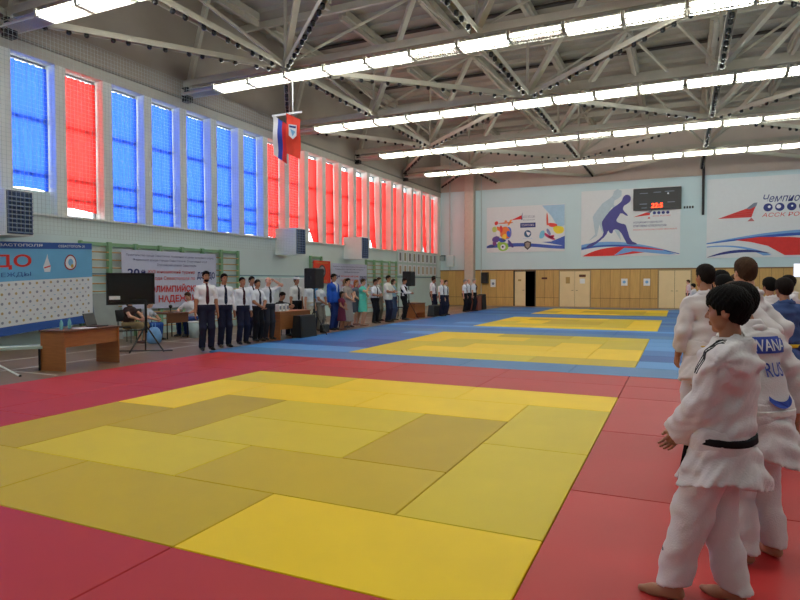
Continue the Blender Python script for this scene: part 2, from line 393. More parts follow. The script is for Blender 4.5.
# lamp rows
M_tube = emit_mat('fluorescent_tube', (250, 252, 245), TUBE_POWER)
M_tubeoff = mat('unlit_tube', (196,180,176), .4)
M_house = mat('lamp_housing', (206,204,190), .4, .03)
LP = 1.348; LX0 = -13.5
hs = MB().box(-.63,.63,-.10,.10,.06,.09).add([(-.63,-.20,.03),(.63,-.20,.03),(.63,-.10,.08),(-.63,-.10,.08)],[(0,1,2,3)]).add([(-.63,.20,.03),(.63,.20,.03),(.63,.10,.08),(-.63,.10,.08)],[(3,2,1,0)])
hs.box(-.645,-.63,-.24,.24,-.10,.09).box(.63,.645,-.24,.24,-.10,.09)
hs_me = hs.mesh('housing')
tb_me = MB().tube([(-.6,0,0),(.6,0,0)],.036,8).mesh('tube')
tb_off = MB().tube([(-.6,0,0),(.6,0,0)],.036,8).mesh('tube')
lv = MB()
for k in range(19): lv.box(-.6+k*.0667-.004,-.6+k*.0667+.004,-.22,.22,-.11,-.085)
for yy in (-.22,.22): lv.box(-.63,.63,yy-.004,yy+.004,-.115,-.085)
lv_me = lv.mesh('louvre')
rowname = {1: 'row nearest the viewer', 2: 'second row from the viewer', 3: 'third row from the viewer', 4: 'fourth row from the viewer', 5: 'row nearest the end wall'}
DIM = {(2,6),(2,8),(4,8),(4,13),(4,7)}
for j, y in enumerate(ROWS):
    for k in range(18):
        if j < 1:
            lab = 'twin tube ceiling lamp, %s from the windows in the row overhead out of view' % ORD[k]
        else:
            lab = '%s twin tube ceiling lamp, %s from the windows in the %s' % ('unlit' if k == 0 else 'half-lit' if (j,k) in DIM else 'lit', ORD[k], rowname[j])
        t = thing('ceiling_lamp', lab, 'lamp', (LX0 + LP*(k-.5) + .1, y, 7.72), 0, 'ceiling lamps in rows')
        link('housing', hs_me, M_house, t)
        for q, yy in enumerate((-.14,.14)):
            dim = k == 0 or (j,k) in DIM and q == 1
            o = link('tube', tb_off if dim else tb_me, M_tubeoff if dim else M_tube, t); o.location = (0,yy,-.035)
        if y > 8: link('louvre', lv_me, M_house, t)
# ------------------------------------------------------------------ judo mats (1 x 2 m, tops at z = 0)
mat_me = MB().cbox(.004, 1.996, .004, .996, FLOOR, 0, .005).mesh('mat')
_mm = {}
def mat_copy(m):
    if m.name not in _mm: q = mat_me.copy(); q.materials.append(m); _mm[m.name] = q
    return _mm[m.name]
def lay(parent, x, y, w, l, m):
    if (w, l) == (2, 1): o = link('mat', mat_copy(m), m, parent); o.location = (x, y, 0)
    elif (w, l) == (1, 2): o = link('mat', mat_copy(m), m, parent); o.location = (x+1, y, 0); o.rotation_euler = (0,0,R(90))
    else: o = obj('mat', MB().cbox(x+.004, x+w-.004, y+.004, y+l-.004, FLOOR, 0, .005), m, parent)
    return o
def mmat(n, c): return mat('mat_' + n, c, .5, .05, 1.3, .06, 140, objvar=.035, spec=.2)
YB = mmat('bright_yellow', (232, 196, 4)); YD = mmat('worn_yellow', (190, 162, 18)); YM = mmat('mid_yellow', (204, 180, 30)); YK = mmat('dull_yellow', (178, 150, 12))
RD = mmat('red', (166, 42, 42)); RD2 = mmat('red_worn', (174, 50, 50))
B1 = mmat('blue', (44, 104, 168)); B2 = mmat('light_blue', (78, 140, 198)); B3 = mmat('deep_blue', (22, 78, 144)); B4 = mmat('grey_blue', (70, 116, 160))
AX, AY = -6.74, 2.68
LAY = [(0,0,2,1,'D'),(2,0,2,1,'D'),(4,0,2,1,'B'),(0,1,1,2,'K'),(0,3,1,2,'B'),(1,1,2,1,'M'),(3,1,2,1,'D'),(5,1,1,2,'M'),(5,3,1,2,'M'),
       (1,2,1,2,'K'),(2,2,2,1,'M'),(2,3,2,1,'M'),(4,2,1,2,'K'),(1,4,2,1,'B'),(3,4,2,1,'B'),(0,5,2,1,'M'),(2,5,2,1,'B'),(4,5,2,1,'B')]
YY = dict(B=YB, D=YD, M=YM, K=YK)
def area(x, y, label, seed, near=False):
    t = thing('contest_area', label, 'judo mat', (x, y, 0)); rnd = random.Random(seed)
    for (i,j,w,l,c) in LAY: lay(t, i, j, w, l, YY[c] if near else rnd.choice([YM, YM, YD, YB] if seed == 1 else [YB, YB, YM, YD]))
area(AX, AY, 'nearest yellow contest area of worn and bright judo mats', 0, True)
area(-6.72, 11.78, 'second yellow contest area, just beyond the red border', 1)
area(-6.62, 20.45, 'third yellow contest area towards the end wall', 2)
area(-6.52, 29.2, 'farthest thin looking yellow contest area by the end wall', 3)
rt = thing('red_border', 'red judo mat border around the nearest yellow area', 'judo mat', (AX, AY, 0)); rnd = random.Random(4)
pick = lambda: rnd.choice([RD, RD, RD2])
for x in range(-2, 14, 2):                           # far strip
    for y in (6, 7):
        if -2 <= x: lay(rt, x, y, 2, 1, pick())
for y in range(-8, 6, 2):
    lay(rt, -1, y, 1, 2, pick())
    for x in (6, 7, 8, 9, 10, 11, 12, 13): lay(rt, x, y, 1, 2, pick())
for y in range(-8, 8): lay(rt, -2.68, y, 1.68 if y < 6 else .68, 1, pick())
for x in range(0, 6, 2):
    for y in range(-8, 0): lay(rt, x, y, 2, 1, pick())
bt = thing('blue_surround', 'blue judo mats surrounding the three farther yellow areas', 'judo mat', (0, 0, 0)); rnd = random.Random(9)
BX0, BY0 = -9.74, 10.70
# rows of 2 x 1 m mats with long tonal bands as laid
def blue_strip(x0, x1, y, l=1, tone=None):
    x = x0
    while x < x1 - .05:
        w = min(2, x1 - x); m = tone or rnd.choice([B1, B1, B3, B2, B4])
        if (w, l) == (2, 1): lay(bt, x, y, 2, 1, m)
        else: lay(bt, x, y, w, l, m)
        x += w
def blue_rows(x0, x1, y0, y1):
    y = y0
    while y < y1 - .05:
        l = min(1, y1-y) if y1-y < 1.4 else 1
        t = None
        if rnd.random() < .55: t = rnd.choice([B1, B3, B2, B4])
        blue_strip(x0, x1, y, l, t); y += l
blue_strip(BX0, 7.26, 10.70, 1.08, B4)
for (yx, y0) in ((-6.72,11.78),(-6.62,20.45),(-6.52,29.2)):
    blue_rows(BX0, yx, y0, y0+6); blue_rows(yx+6, 7.26, y0, y0+6)
blue_rows(BX0, 7.26, 17.78, 20.45); blue_rows(BX0, 7.26, 26.45, 29.2); blue_rows(BX0, 7.26, 35.2, 36.2)

# ------------------------------------------------------------------ left side: heaters, net, bars, banners
M_vent = mat('vent_casing', (226, 234, 232), .5, .03); M_grille = mat('blue_grille', (44, 62, 96), .5, .1)
def vent(y, label):
    t = thing('ventilation_unit', label, 'vent unit', (LW, y, 2.64), 0, 'ventilation units on the long wall')
    obj('casing', MB().cbox(.0, 1.0, 0, .66, 0, 1.06, .015), M_vent, t)
    obj('grille_back', MB().box(1.0, 1.012, .03, .63, .04, 1.02), M_grille, t)
    g = MB()
    for k in range(9): g.add([(1.012,.04,.10+k*.1),(1.06,.04,.06+k*.1),(1.06,.62,.06+k*.1),(1.012,.62,.10+k*.1)], [(0,1,2,3)])
    for k in range(4): g.box(1.012,1.05,.05+k*.18,.06+k*.18,.05,1.0)
    obj('slats', g, mat('grille_slat', (92,112,150), .5), t)
vent(8.72, 'ventilation unit with blue grille above the judo banner')
vent(20.1, 'ventilation unit with blue grille above the red emblem flag')
vent(25.55, 'ventilation unit with blue grille above the smaller tournament banner')
nt = MB(); NXX = LW + 1.12
for k in range(0, 125): nt.box(NXX-.002, NXX+.002, 7.8+k*.1-.002, 7.8+k*.1+.002, 2.72, 7.6)
for k in range(0, 50): nt.box(NXX-.002, NXX+.002, 7.8, 20.2, 2.72+k*.1-.002, 2.72+k*.1+.002)
o = obj('safety_net', nt, mat('net_cord', (178, 190, 184), .8)); tag(o, 'pale cord safety net hanging in front of the blue curtained windows', 'net')

def wall_bars(y, label, n=11, z0=.1):
    t = thing('wall_bars', label, 'wall bars', (LW+.02, y, FLOOR), 0, 'green wall bars')
    for yy in (0, .88): obj('upright', MB().cbox(.0, .12, yy-.035, yy+.035, 0, 2.74, .008), M_green, t)
    obj('top_rail', MB().box(.0, .05, .035, .845, 2.62, 2.72), M_green, t)
    for k in range(n): obj('rung', MB().tube([(.10,.03,.25+k*.22),(.10,.85,.25+k*.22)], .019, 8), M_rung, t)
for k in range(7): wall_bars(11.30+.925*k, 'green wall bars, %s unit from the judo banner' % ORD[k])
wall_bars(22.55, 'green wall bars unit behind the red emblem flag')
for k in range(4): wall_bars(27.75+.925*k, 'green wall bars, %s unit beyond the smaller tournament banner' % ORD[k])

M_bb = mat('banner_blue', (108, 176, 222), .6, .05, 2); M_bdk = mat('banner_navy', (44, 84, 160), .6, .04); M_bw = mat('banner_white', (226, 230, 236), .6, .02)
M_red = mat('print_red', (206, 44, 40), .6); M_navy = mat('print_navy', (40, 52, 120), .6); M_lb = mat('print_lightblue', (120, 176, 220), .6)
M_gold = mat('print_gold', (196, 160, 70), .6); M_grey = mat('print_grey', (120, 130, 150), .6); M_violet = mat('print_violet', (68, 68, 138), .6)
# judo backdrop banner on a frame
B1X = -14.25
t = thing('banner', 'blue and white judo backdrop banner with rows of small logos', 'banner', (0,0,0))
yl, yr = 5.6, 11.28
zt = lambda y: 2.60 + .035*(y-11.28); zb = lambda y: .52 + .085*(y-11.28)
def bfn(u, v, t_): # u along y, v from 0 (bottom) to 1 (top)
    return (B1X + t_ + .025*math.sin(u*3.1) , u, zb(u) + (zt(u)-zb(u))*v)
def strip(v0, v1, m, th, nm, y0=yl, y1=yr):
    n = 24; vs = [bfn(y0+(y1-y0)*i/n, v, th) for v in (v0, v1) for i in range(n+1)]
    obj(nm, MB().add(vs, [(i, i+1, n+2+i, n+1+i) for i in range(n)]), m, t, True)
strip(0, 1, M_bw, 0, 'cloth'); strip(0, .095, M_bdk, .004, 'bottom_stripe'); strip(.575, 1, M_bb, .004, 'sky_field'); strip(.925, 1, M_bdk, .006, 'top_stripe')
fn = lambda y0, v0: (lambda u, v, t_: (lambda p: (p[0], p[1], p[2]))(bfn(y0+u, v0+v/2.08, t_)))
write(t, 'ДЗЮДО', 2.6, .34, fn(7.02, .70), M_red, .012, .02)
write(t, 'ОЛИМПИЙСКИЕ НАДЕЖДЫ', 3.3, .14, fn(6.3, .615), M_bdk, .012, .0)
write(t, 'ФЕДЕРАЦИЯ ДЗЮДО ГОРОДА СЕВАСТОПОЛЯ', 4.0, .075, fn(5.9, .945), M_bw, .012, .01)
write(t, 'СЕВАСТОПОЛЬ 20', .75, .06, fn(10.3, .945), M_bw, .012, .01)
f0 = fn(0, 0)
patch(t, [(10.62+.17*math.cos(a)*(1-.12*math.sin(a)), .765*2.08+.2*math.sin(a)) for a in [i*.35 for i in range(18)]], f0, mat('print_crimson', (150,50,60), .6), .010, 'crest')
patch(t, [(10.62+.14*math.cos(a)*(1-.12*math.sin(a)), .765*2.08+.165*math.sin(a)) for a in [i*.35 for i in range(18)]], f0, M_bw, .013, 'crest')
patch(t, circle(10.62, .765*2.08, .07, .09), f0, M_lb, .016, 'crest'); patch(t, circle(10.66, .72*2.08, .04, .05), f0, M_gold, .018, 'crest')
patch(t, [(9.94,.66*2.08),(10.08,.66*2.08),(10.1,.72*2.08),(10.03,.82*2.08),(10.02,.87*2.08),(9.99,.82*2.08),(9.91,.72*2.08)], f0, M_bw, .010, 'emblem')
patch(t, [(9.93,.70*2.08),(10.09,.72*2.08),(10.09,.735*2.08),(9.93,.715*2.08)], f0, M_red, .013, 'emblem')
lg = {k: MB() for k in range(4)}
for a in range(32):
    for b in range(9):
        y = yl + .12 + a*.175; v = .14 + b*.05; y += .09*(b % 2)
        if y > yr-.08: continue
        k = (a*2 + b*3) % 4; r_ = (.034,.028,.032,.022)[k]
        lg[k].add([f0(y+r_*math.cos(q*.79), v*2.08+r_*math.sin(q*.79)*(1 if k != 1 else .45), .008) for q in range(8)], [tuple(range(8))])
for k, m_ in enumerate((mat('print_paleg',(150,156,172),.6), mat('print_paleb',(160,190,216),.6), mat('print_paley',(190,168,120),.6), mat('print_dusk', (180,172,184), .6))): o = obj('logo_print', lg[k], m_, t); o['kind'] = 'stuff'
fp = MB()
for y in (5.7, 8.4, 11.2): fp.tube([(B1X-.06,y,FLOOR),(B1X-.06,y,2.55)],.02,8)
obj('frame_pole', fp, M_blackm, t)

def tourney(y0, y1, zt_, zb_, X, label, nlines=3):
    t = thing('banner', label, 'banner', (0,0,0)); w = y1-y0; h = zt_-zb_
    n = 20; vs = [(X+.012*math.sin(i*.9), y0+w*i/n, z) for z in (zb_, zt_) for i in range(n+1)]
    obj('cloth', MB().add(vs, [(i,i+1,n+2+i,n+1+i) for i in range(n)]), mat('banner_lilac_white', (206,210,232), .6, .03), t, True)
    S = lambda u, v: side_fn(X+.012, y0+u*w, zb_+v*h)
    write(t, 'Правительство города Севастополя, Управление по делам молодёжи и спорта', .92*w, .045*h, S(.04,.89), M_navy, .006, .003)
    write(t, 'Федерация дзюдо города Севастополя, Спортивный клуб', .78*w, .045*h, S(.1,.815), M_navy, .006, .003)
    write(t, 'Олимпийский комитет Севастополя', .42*w, .045*h, S(.33,.74), M_navy, .006, .003)
    write(t, '20', .11*w, .125*h, S(.05,.56), M_navy, .006, .03); write(t, 'й', .04*w, .06*h, S(.175,.61), M_navy, .006, .03)
    write(t, 'XVII юношеский турнир', .50*w, .075*h, S(.235,.60), M_red, .006, .006)
    write(t, 'города Севастополя по', .50*w, .075*h, S(.235,.485), M_red, .006, .006)
    write(t, 'ДЗЮДО', .215*w, .15*h, S(.76,.50), M_navy, .006, .03)
    write(t, 'ОЛИМПИЙСКИЕ', .56*w, .15*h, S(.26,.28), M_red, .006, .03)
    write(t, 'НАДЕЖДЫ', .42*w, .15*h, S(.34,.08), M_red, .006, .03)
tourney(12.55, 16.5, 2.52, .75, LW+.155, 'white judo tournament banner behind the television and referees')
tourney(24.15, 27.7, 2.42, .75, LW+.155, 'smaller white tournament banner behind the lady in mint')
t = thing('flag', 'orange red flag with round dark emblem hung beside the smaller banner', 'flag', (LW+.145, 22.66, 1.5))
obj('cloth', MB().box(0,.012,0,1.42,0,1.0), mat('flag_orange', (214,60,36), .7, .04), t)
patch(t, circle(.71,.52,.3), side_fn(.012), mat('print_black', (40,36,40), .6), .004, 'emblem'); patch(t, circle(.71,.52,.23), side_fn(.012), mat('print_steel', (120,120,130), .6), .007, 'emblem')
patch(t, [(.52,.52),(.9,.48),(.88,.58),(.6,.62)], side_fn(.012), mat('print_black', (40,36,40), .6), .010, 'emblem')
write(t, 'СПОРТИВНЫЙ КЛУБ', 1.0, .07, side_fn(.012,.2,.88), M_gold, .004, .01); write(t, 'СЕВАСТОПОЛЬ', .9, .07, side_fn(.012,.25,.06), M_gold, .004, .01)
# notice boards with pictures
t = thing('notice_board', 'pale notice board with two rows of small pictures at the far window end', 'notice board', (LW+.02, 31.6, 1.85))
obj('backing', MB().box(0,.04,0,6.3,0,1.55), mat('board_mint', (186,208,202), .6), t)
pmats = [mat('print_tan', (184,170,140), .6), mat('print_dark', (120,124,124), .6), M_bw, mat('print_olive', (150,154,120), .6)]
for r_ in range(2):
    for k in range(9):
        q = obj('picture', MB().box(.04,.05,.15+k*.68,.15+k*.68+.52,.08+r_*.76,.08+r_*.76+.62), pmats[2], t)
        obj('figure_print', MB().box(.05,.052,.27+k*.68,.27+k*.68+.26,.16+r_*.76,.16+r_*.76+.46), pmats[(k*2+r_) % 4 if (k*2+r_) % 4 != 2 else 0], q)
obj('lower_rail', MB().box(0,.05,0,6.3,-.06,0), mat('dado_rail_blue', (118,150,160), .5), t)
# white mats folded against wall behind the officials
for (y0,y1,lab) in ((17.9,20.0,'white crash mat leaning on the wall behind the bald referee'),(20.1,22.3,'white crash mat leaning on the wall behind the capped official')):
    t = obj('crash_mat', MB().cbox(LW+.08, LW+.28, y0, y1, FLOOR, 1.72, .03), mat('crash_mat_white', (205,212,214), .6, .04)); tag(t, lab, 'crash mat', 'white crash mats')

# flags on the roof node
t = thing('flagpole_bracket', 'thin white hanger holding two flags under the first lamp row', 'bracket', (-10.8, 15.70, ZC))
obj('bar', MB().beam((0,-.08,-.15),(0,-.08,-1.27),.03,.03).beam((-.75,-.11,-1.27),(.35,-.11,-1.27),.025,.06), M_white, t)
def hang_flag(cx, cols, label, ang, w=.44, h=1.22):
    t = thing('flag', label, 'flag', (-10.8+cx, 15.59, 6.72), ang, 'flags hung under the lamp row')
    n = 10; k = len(cols)
    for q, m_ in enumerate(cols):
        vs = []
        for a in (0,1):
            for b in range(n+1): vs.append((-w/2 + w*(q+a)/k, .05*math.sin(b*.8 + (q+a)*1.4), -h*b/n - .10*(q+a)))
        obj('stripe', MB().add(vs, [(i,i+1,n+2+i,n+1+i) for i in range(n)]), m_, t, True)
    return t
hang_flag(-.46, [mat('flag_white',(222,222,226),.7), mat('flag_blue',(36,62,168),.7), mat('flag_red',(206,40,44),.7)], 'white blue red tricolour flag hanging under the lamp row', 20)
t = hang_flag(.03, [mat('flag_orange2',(224,66,44),.7)]*2, 'orange red flag with a pale crest hanging under the lamp row', 20)
patch(t, [(-.12,-.36),(.13,-.40),(.12,-.72),(.01,-.82),(-.12,-.70)], lambda u,v,s: (u,-s,v), M_bw, .09, 'crest')
patch(t, [(-.07,-.5),(.09,-.6),(.0,-.74)], lambda u,v,s: (u,-s,v), M_lb, .095, 'crest'); patch(t, [(-.10,-.40),(.11,-.44),(.10,-.50),(-.10,-.46)], lambda u,v,s: (u,-s,v), M_navy, .095, 'crest')

# ------------------------------------------------------------------ posters and fittings on the end wall
def poster(x0, x1, z0, z1, label):
    t = thing('poster', label, 'poster', (x0, FY-.02, z0))
    obj('sheet', MB().box(0, x1-x0, -.03, 0, 0, z1-z0), mat('poster_white', (214,220,222), .55, .02), t)
    return t, (lambda u, v, s: (u, -.03-s, v)), x1-x0, z1-z0
off = lambda f, a, b: (lambda u, v, s: f(a+u, b+v, s))
def P(t, f, pts, m, s): return patch(t, pts, f, m, s)
c_ = lambda n, rgb: mat('print_' + n, rgb, .6)
# poster 1: paint splash athletes
t, f, w, h = poster(-11.55, -6.53, 3.43, 6.37, 'white poster with colourful paint splash athletes, leftmost on the end wall')
P(t, f, band([w*i/20 for i in range(21)], lambda x: .42+.18*math.sin(x*.9+.4)*(x/w)+.1*(x > 0), lambda x: .30+.16*math.sin(x*.9+.3)*(x/w)), c_('band_blue',(60,88,170)), .004)
P(t, f, [(3.6,.6),(4.2,.62),(w,.95),(w,.32),(4.4,.45)], c_('band_blue',(60,88,170)), .006)
P(t, f, [(3.6,2.9),(w-.02,2.9),(w-.02,1.6),(4.6,1.5),(4.2,2.2)], c_('haze_blue',(160,196,220)), .003)
for pts, col in (([(.6,1.75),(.95,1.6),(1.3,1.7),(1.55,1.45),(1.62,.95),(1.2,.85),(.9,1.05)], (224,120,60)), ([(1.1,1.5),(1.6,1.7),(1.68,1.1),(1.45,.8),(1.05,.9)], (74,120,200)),
    ([(.35,1.65),(.65,1.7),(.7,1.35),(.4,1.3)], (190,206,110)), ([(.55,2.0),(.75,2.05),(.78,1.85),(.62,1.75),(.52,1.85)], (214,60,50)), ([(.75,1.92),(1.75,1.96),(1.74,1.85),(.8,1.85)], (206,110,70)),
    ([(.4,1.0),(.8,1.1),(.95,.8),(.6,.6),(.35,.75)], (96,70,140)), ([(.75,.75),(1.45,.6),(1.45,.15),(.95,.05),(.7,.35)], (150,196,80)), ([(1.4,.85),(1.6,.7),(1.85,.3),(1.65,.3),(1.45,.55)], (70,66,140)),
    ([(.05,.42),(.5,.5),(.55,.36),(.05,.30)], (52,60,110)), ([(1.35,1.75),(1.62,2.15),(1.7,2.05),(1.5,1.7)], (236,150,60))): P(t, f, soft(pts), c_('s%d%d%d' % col, col), .008 + .001*random.random())
for pts, col in (([(.85,1.7),(1.0,1.78),(1.1,1.4),(.95,1.2)], (206,60,60)), ([(1.05,1.15),(1.35,1.2),(1.3,.8),(1.0,.75)], (240,200,70)), ([(.62,1.4),(.85,1.45),(.95,1.1),(.7,1.0)], (236,236,232)), ([(1.3,1.35),(1.55,1.4),(1.6,1.0),(1.4,.95)], (52,90,190)),
    ([(.75,.95),(1.2,.9),(1.35,.7),(.9,.62)], (60,80,170)), ([(.35,.68),(.6,.72),(.7,.5),(.5,.4)], (120,60,120)), ([(1.15,2.0),(1.3,2.1),(1.42,1.95),(1.3,1.82)], (226,140,100))): P(t, f, soft(pts), c_('s%d%d%d' % col, col), .0105)
P(t, f, circle(1.1,.35,.17), M_bw, .014); P(t, f, circle(1.08,.36,.07), c_('s40', (40,40,60)), .016)
for pts, col in (([(3.88,2.5),(3.98,2.3),(4.0,1.65),(3.88,1.6)], (220,90,70)), ([(3.9,1.8),(4.5,1.75),(4.6,1.55),(4.1,1.5)], (220,70,60)), ([(3.7,1.25),(4.1,1.0),(4.5,.75),(4.3,.7),(3.8,.95)], (200,60,110)),
    ([(4.3,1.6),(4.95,1.55),(4.98,1.15),(4.55,1.05),(4.3,1.3)], (232,214,60)), ([(3.5,1.3),(3.8,1.35),(3.75,.85),(3.4,.8)], (120,190,220)), ([(3.95,1.5),(4.2,1.1),(4.1,.95),(3.85,1.3)], (120,130,180)), ([(4.0,.95),(4.4,1.05),(4.35,.85),(4.05,.8)], (210,50,90))): P(t, f, soft(pts), c_('s%d%d%d' % col, col), .009)
P(t, f, [(1.62,2.05),(2.3,2.35),(2.32,2.1)], M_red, .006); P(t, f, [(2.28,2.05),(2.34,2.5),(2.36,2.5),(2.36,2.05)], M_navy, .006)
write(t, 'АССК РОССИИ', .75, .16, off(f,2.4,2.15), M_grey, .006); write(t, 'ассоциация', .75, .09, off(f,2.4,1.98), M_grey, .006)
P(t, f, [(2.22,1.55),(3.2,1.55),(3.2,1.85),(2.22,1.85)], M_navy, .006); write(t, 'СПОРТСОЮЗ', .8, .13, off(f,2.31,1.64), M_bw, .012)
P(t, f, circle(2.7,1.15,.23), c_('globe', (52,90,130)), .006); P(t, f, [(2.6,1.3),(2.9,1.2),(2.75,1.0),(2.65,1.12)], M_bw, .010); write(t, 'студенческая лига', .6, .06, off(f,2.4,.82), M_lb, .006)
P(t, f, [(2.48,.62),(2.7,.7),(2.92,.62),(2.9,.3),(2.7,.12),(2.5,.3)], c_('shield', (52,50,60)), .010); P(t, f, [(2.55,.56),(2.7,.62),(2.85,.56),(2.83,.34),(2.7,.22),(2.57,.34)], c_('shieldin', (150,140,130)), .012)
# poster 2: sprinter silhouette
t, f, w, h = poster(-5.55, -.01, 3.05, 7.05, 'white poster with violet sprinter silhouette and red blue waves')
run = [(.30,.62),(.55,.80),(.95,.95),(1.35,1.35),(1.25,1.75),(1.20,2.05),(1.30,2.25),(1.75,2.85),(2.2,3.15),(2.35,3.3),(2.42,3.55),(2.62,3.68),(2.85,3.55),(2.84,3.25),(2.62,3.08),(2.45,3.0),(2.4,2.75),(2.7,2.45),(2.66,2.36),(2.3,2.62),(2.15,2.35),(2.0,2.1),(2.3,1.95),(2.55,1.9),(2.62,1.75),(2.85,.92),(3.25,.72),(3.15,.66),(2.7,.68),(2.62,.80),(2.25,1.55),(1.9,1.65),(1.82,1.35),(1.65,1.42),(1.6,1.6),(1.45,1.25),(1.0,.85),(.65,.62),(.35,.5)]
P(t, f, [(x-.52 if x > .9 else x-.1, y+.35 if y > 1.4 else y) for x,y in run if y > .9], c_('ghost', (176,196,206)), .003)
P(t, f, bez((.02,.72),(2.2,1.25),(w-.03,.08),20) + list(reversed(bez((.02,.4),(2.2,.95),(w-.03,.06),20))), c_('wave_light', (110,160,214)), .004)
P(t, f, bez((.02,.55),(2.4,1.0),(w-.03,.10),20) + list(reversed(bez((.02,.45),(2.4,.85),(w-.03,.06),20))), c_('wave_blue', (48,84,170)), .006)
P(t, f, bez((.1,.02),(1.6,.95),(w-.8,.32),20) + [(2.0,.03)], M_red, .008)
P(t, f, [(1.9,.03),(2.5,.5),(w-.9,.3),(w-.2,.06),(w-.6,.05),(3.0,.28)], c_('wave_light', (110,160,214)), .009)
P(t, f, soft(run, 1), M_violet, .012)
P(t, f, [(3.0,2.30),(3.95,2.62),(3.9,2.38)], M_red, .006); P(t, f, [(3.7,2.53),(4.05,2.68),(3.95,2.5)], M_grey, .008); P(t, f, [(3.78,2.18),(3.86,2.28),(3.94,2.18)], M_red, .006)
for k in range(4): P(t, f, circle(4.15+k*.24,2.5,.09), M_navy, .006)
write(t, 'АССК РОССИИ', .95, .08, off(f,4.05,2.28), M_red, .006)
write(t, 'АССОЦИАЦИЯ СТУДЕНЧЕСКИХ', 1.6, .13, off(f,3.0,1.9), M_navy, .006, .01); write(t, 'СПОРТИВНЫХ КЛУБОВ РОССИИ', 1.8, .13, off(f,3.0,1.7), M_navy, .006, .01); write(t, 'СЕВАСТОПОЛЬСКИЙ ФИЛИАЛ', 2.35, .10, off(f,3.0,1.5), M_red, .006)
# poster 3: championship
t, f, w, h = poster(1.35, 7.6, 2.85, 7.29, 'white championship poster with red arrow, rightmost on the end wall')
P(t, f, [(.55,2.2),(2.0,2.72),(2.45,2.95),(2.3,2.55),(2.2,2.22)], M_red, .006); P(t, f, [(1.95,2.70),(2.3,3.0),(2.48,3.02),(2.42,2.82),(2.1,2.66)], M_grey, .008); P(t, f, [(2.0,2.0),(2.2,2.2),(2.35,2.0)], c_('rosy', (186,110,110)), .006)
for k in range(4): P(t, f, [(.75+k*.35,2.25+k*.12),(2.28,2.3+k*.13),(2.28,2.31+k*.13),(.75+k*.35,2.26+k*.12)], c_('rosy', (186,110,110)), .009)
write(t, 'Чемпионат', 2.5, .42, off(f,2.75,3.0), M_navy, .006, .005, .35)
for k in range(5):
    P(t, f, circle(2.98+k*.55,2.72,.22), M_navy, .006)
    P(t, f, circle(2.98+k*.55+(.06,-.05,.02,0,.05)[k],2.72+.03,(.07,.11,.05,.06,.08)[k]), M_bw, .009)
write(t, 'АССК РОССИИ', 2.9, .22, off(f,2.7,2.2), M_red, .006, .0, .2)
xs = [w*i/24 for i in range(25)]
P(t, f, band(xs, lambda x: .85+.62*math.sin(min(x/w*1.9,1.6)), lambda x: .78+.38*math.sin(min(x/w*1.9,1.6))), c_('wave_light', (110,160,214)), .004)
P(t, f, band(xs, lambda x: .82+.50*math.sin(min(x/w*1.9,1.6)), lambda x: .80+.36*math.sin(min(x/w*1.9,1.6))), c_('wave_blue', (48,84,170)), .006)
P(t, f, [(1.4,.98),(2.6,1.12),(4.0,1.08),(w-.02,.85),(w-.02,.1),(3.8,.1),(3.0,.62),(2.2,.85)], M_red, .008)
P(t, f, bez((.02,.66),(1.8,.85),(3.2,.12)) + list(reversed(bez((.02,.60),(1.7,.74),(2.8,.1)))), c_('wave_light', (110,160,214)), .009)
P(t, f, bez((.05,.05),(1.6,.75),(3.2,.2)) + list(reversed(bez((.05,.03),(1.7,.45),(3.2,.2)))), M_navy, .010)
# scoreboard
t = thing('scoreboard', 'black electronic scoreboard with glowing red digits over the sprinter poster', 'scoreboard', (-2.55, FY-.06, 5.72))
obj('case', MB().cbox(0,2.58,-.22,0,0,1.26,.02), M_black, t)
f = lambda u,v,s: (u,-.22-s,v)
for (u,v,ww) in ((.35,.95,.45),(1.1,.98,.4),(1.7,1.0,.5),(.35,.33,.4),(1.85,.38,.4),(.45,.1,.3)): patch(t, [(u,v),(u+ww,v),(u+ww,v+.035),(u,v+.035)], f, M_grey, .004, 'label_strip')
write(t, '22:5', .62, .27, off(f,.98,.1), emit_mat('red_digits', (255,60,30), 9), .006, .02, .1, 'digits')
patch(t, circle(1.88,.9,.05), f, M_bw, .005, 'label_strip')
for k in range(4): tag(obj('wall_socket', MB().cbox(.15+k*.14,.25+k*.14,FY-.04,FY,5.72,5.86,.01), M_black), 'small black wall socket right of the scoreboard, %s in the row' % ORD[k], 'socket', 'sockets by the scoreboard')
for x_, lab in ((-3.2,'white paper notice on the timber panels, left of the two by the boys'),(-1.95,'white paper notice on the timber panels, beside the double door')):
    t = thing('paper_notice', lab, 'notice', (x_, FY-.05, 1.28)); obj('sheet', MB().box(0,.36,-.008,0,0,.42), M_white, t); patch(t, circle(.18,.22,.09), lambda u,v,s:(u,-.008-s,v), M_lb, .003, 'print')
t = thing('paper_notice', 'white paper notice beside the far wall speaker', 'notice', (-11.28, FY-.05, 1.18)); obj('sheet', MB().box(0,.34,-.008,0,0,.5), M_white, t); patch(t, circle(.17,.22,.09), lambda u,v,s:(u,-.008-s,v), M_grey, .003, 'print')
tag(obj('sign_plate', MB().cbox(-7.95,-7.6,FY-.07,FY-.05,1.68,1.8,.005), mat('sign_maroon', (80,40,36), .5)), 'small dark maroon plate on the panels beside the doorway', 'sign')
t = thing('wall_cabinet', 'pale grey wall box by the window corner of the end wall', 'box', (-14.05, FY-.2, 2.55)); obj('case', MB().cbox(-.25,.25,0,.2,0,.75,.01), M_teal, t); obj('door_panel', MB().box(-.21,.21,-.01,0,.05,.7), M_farblue, t)
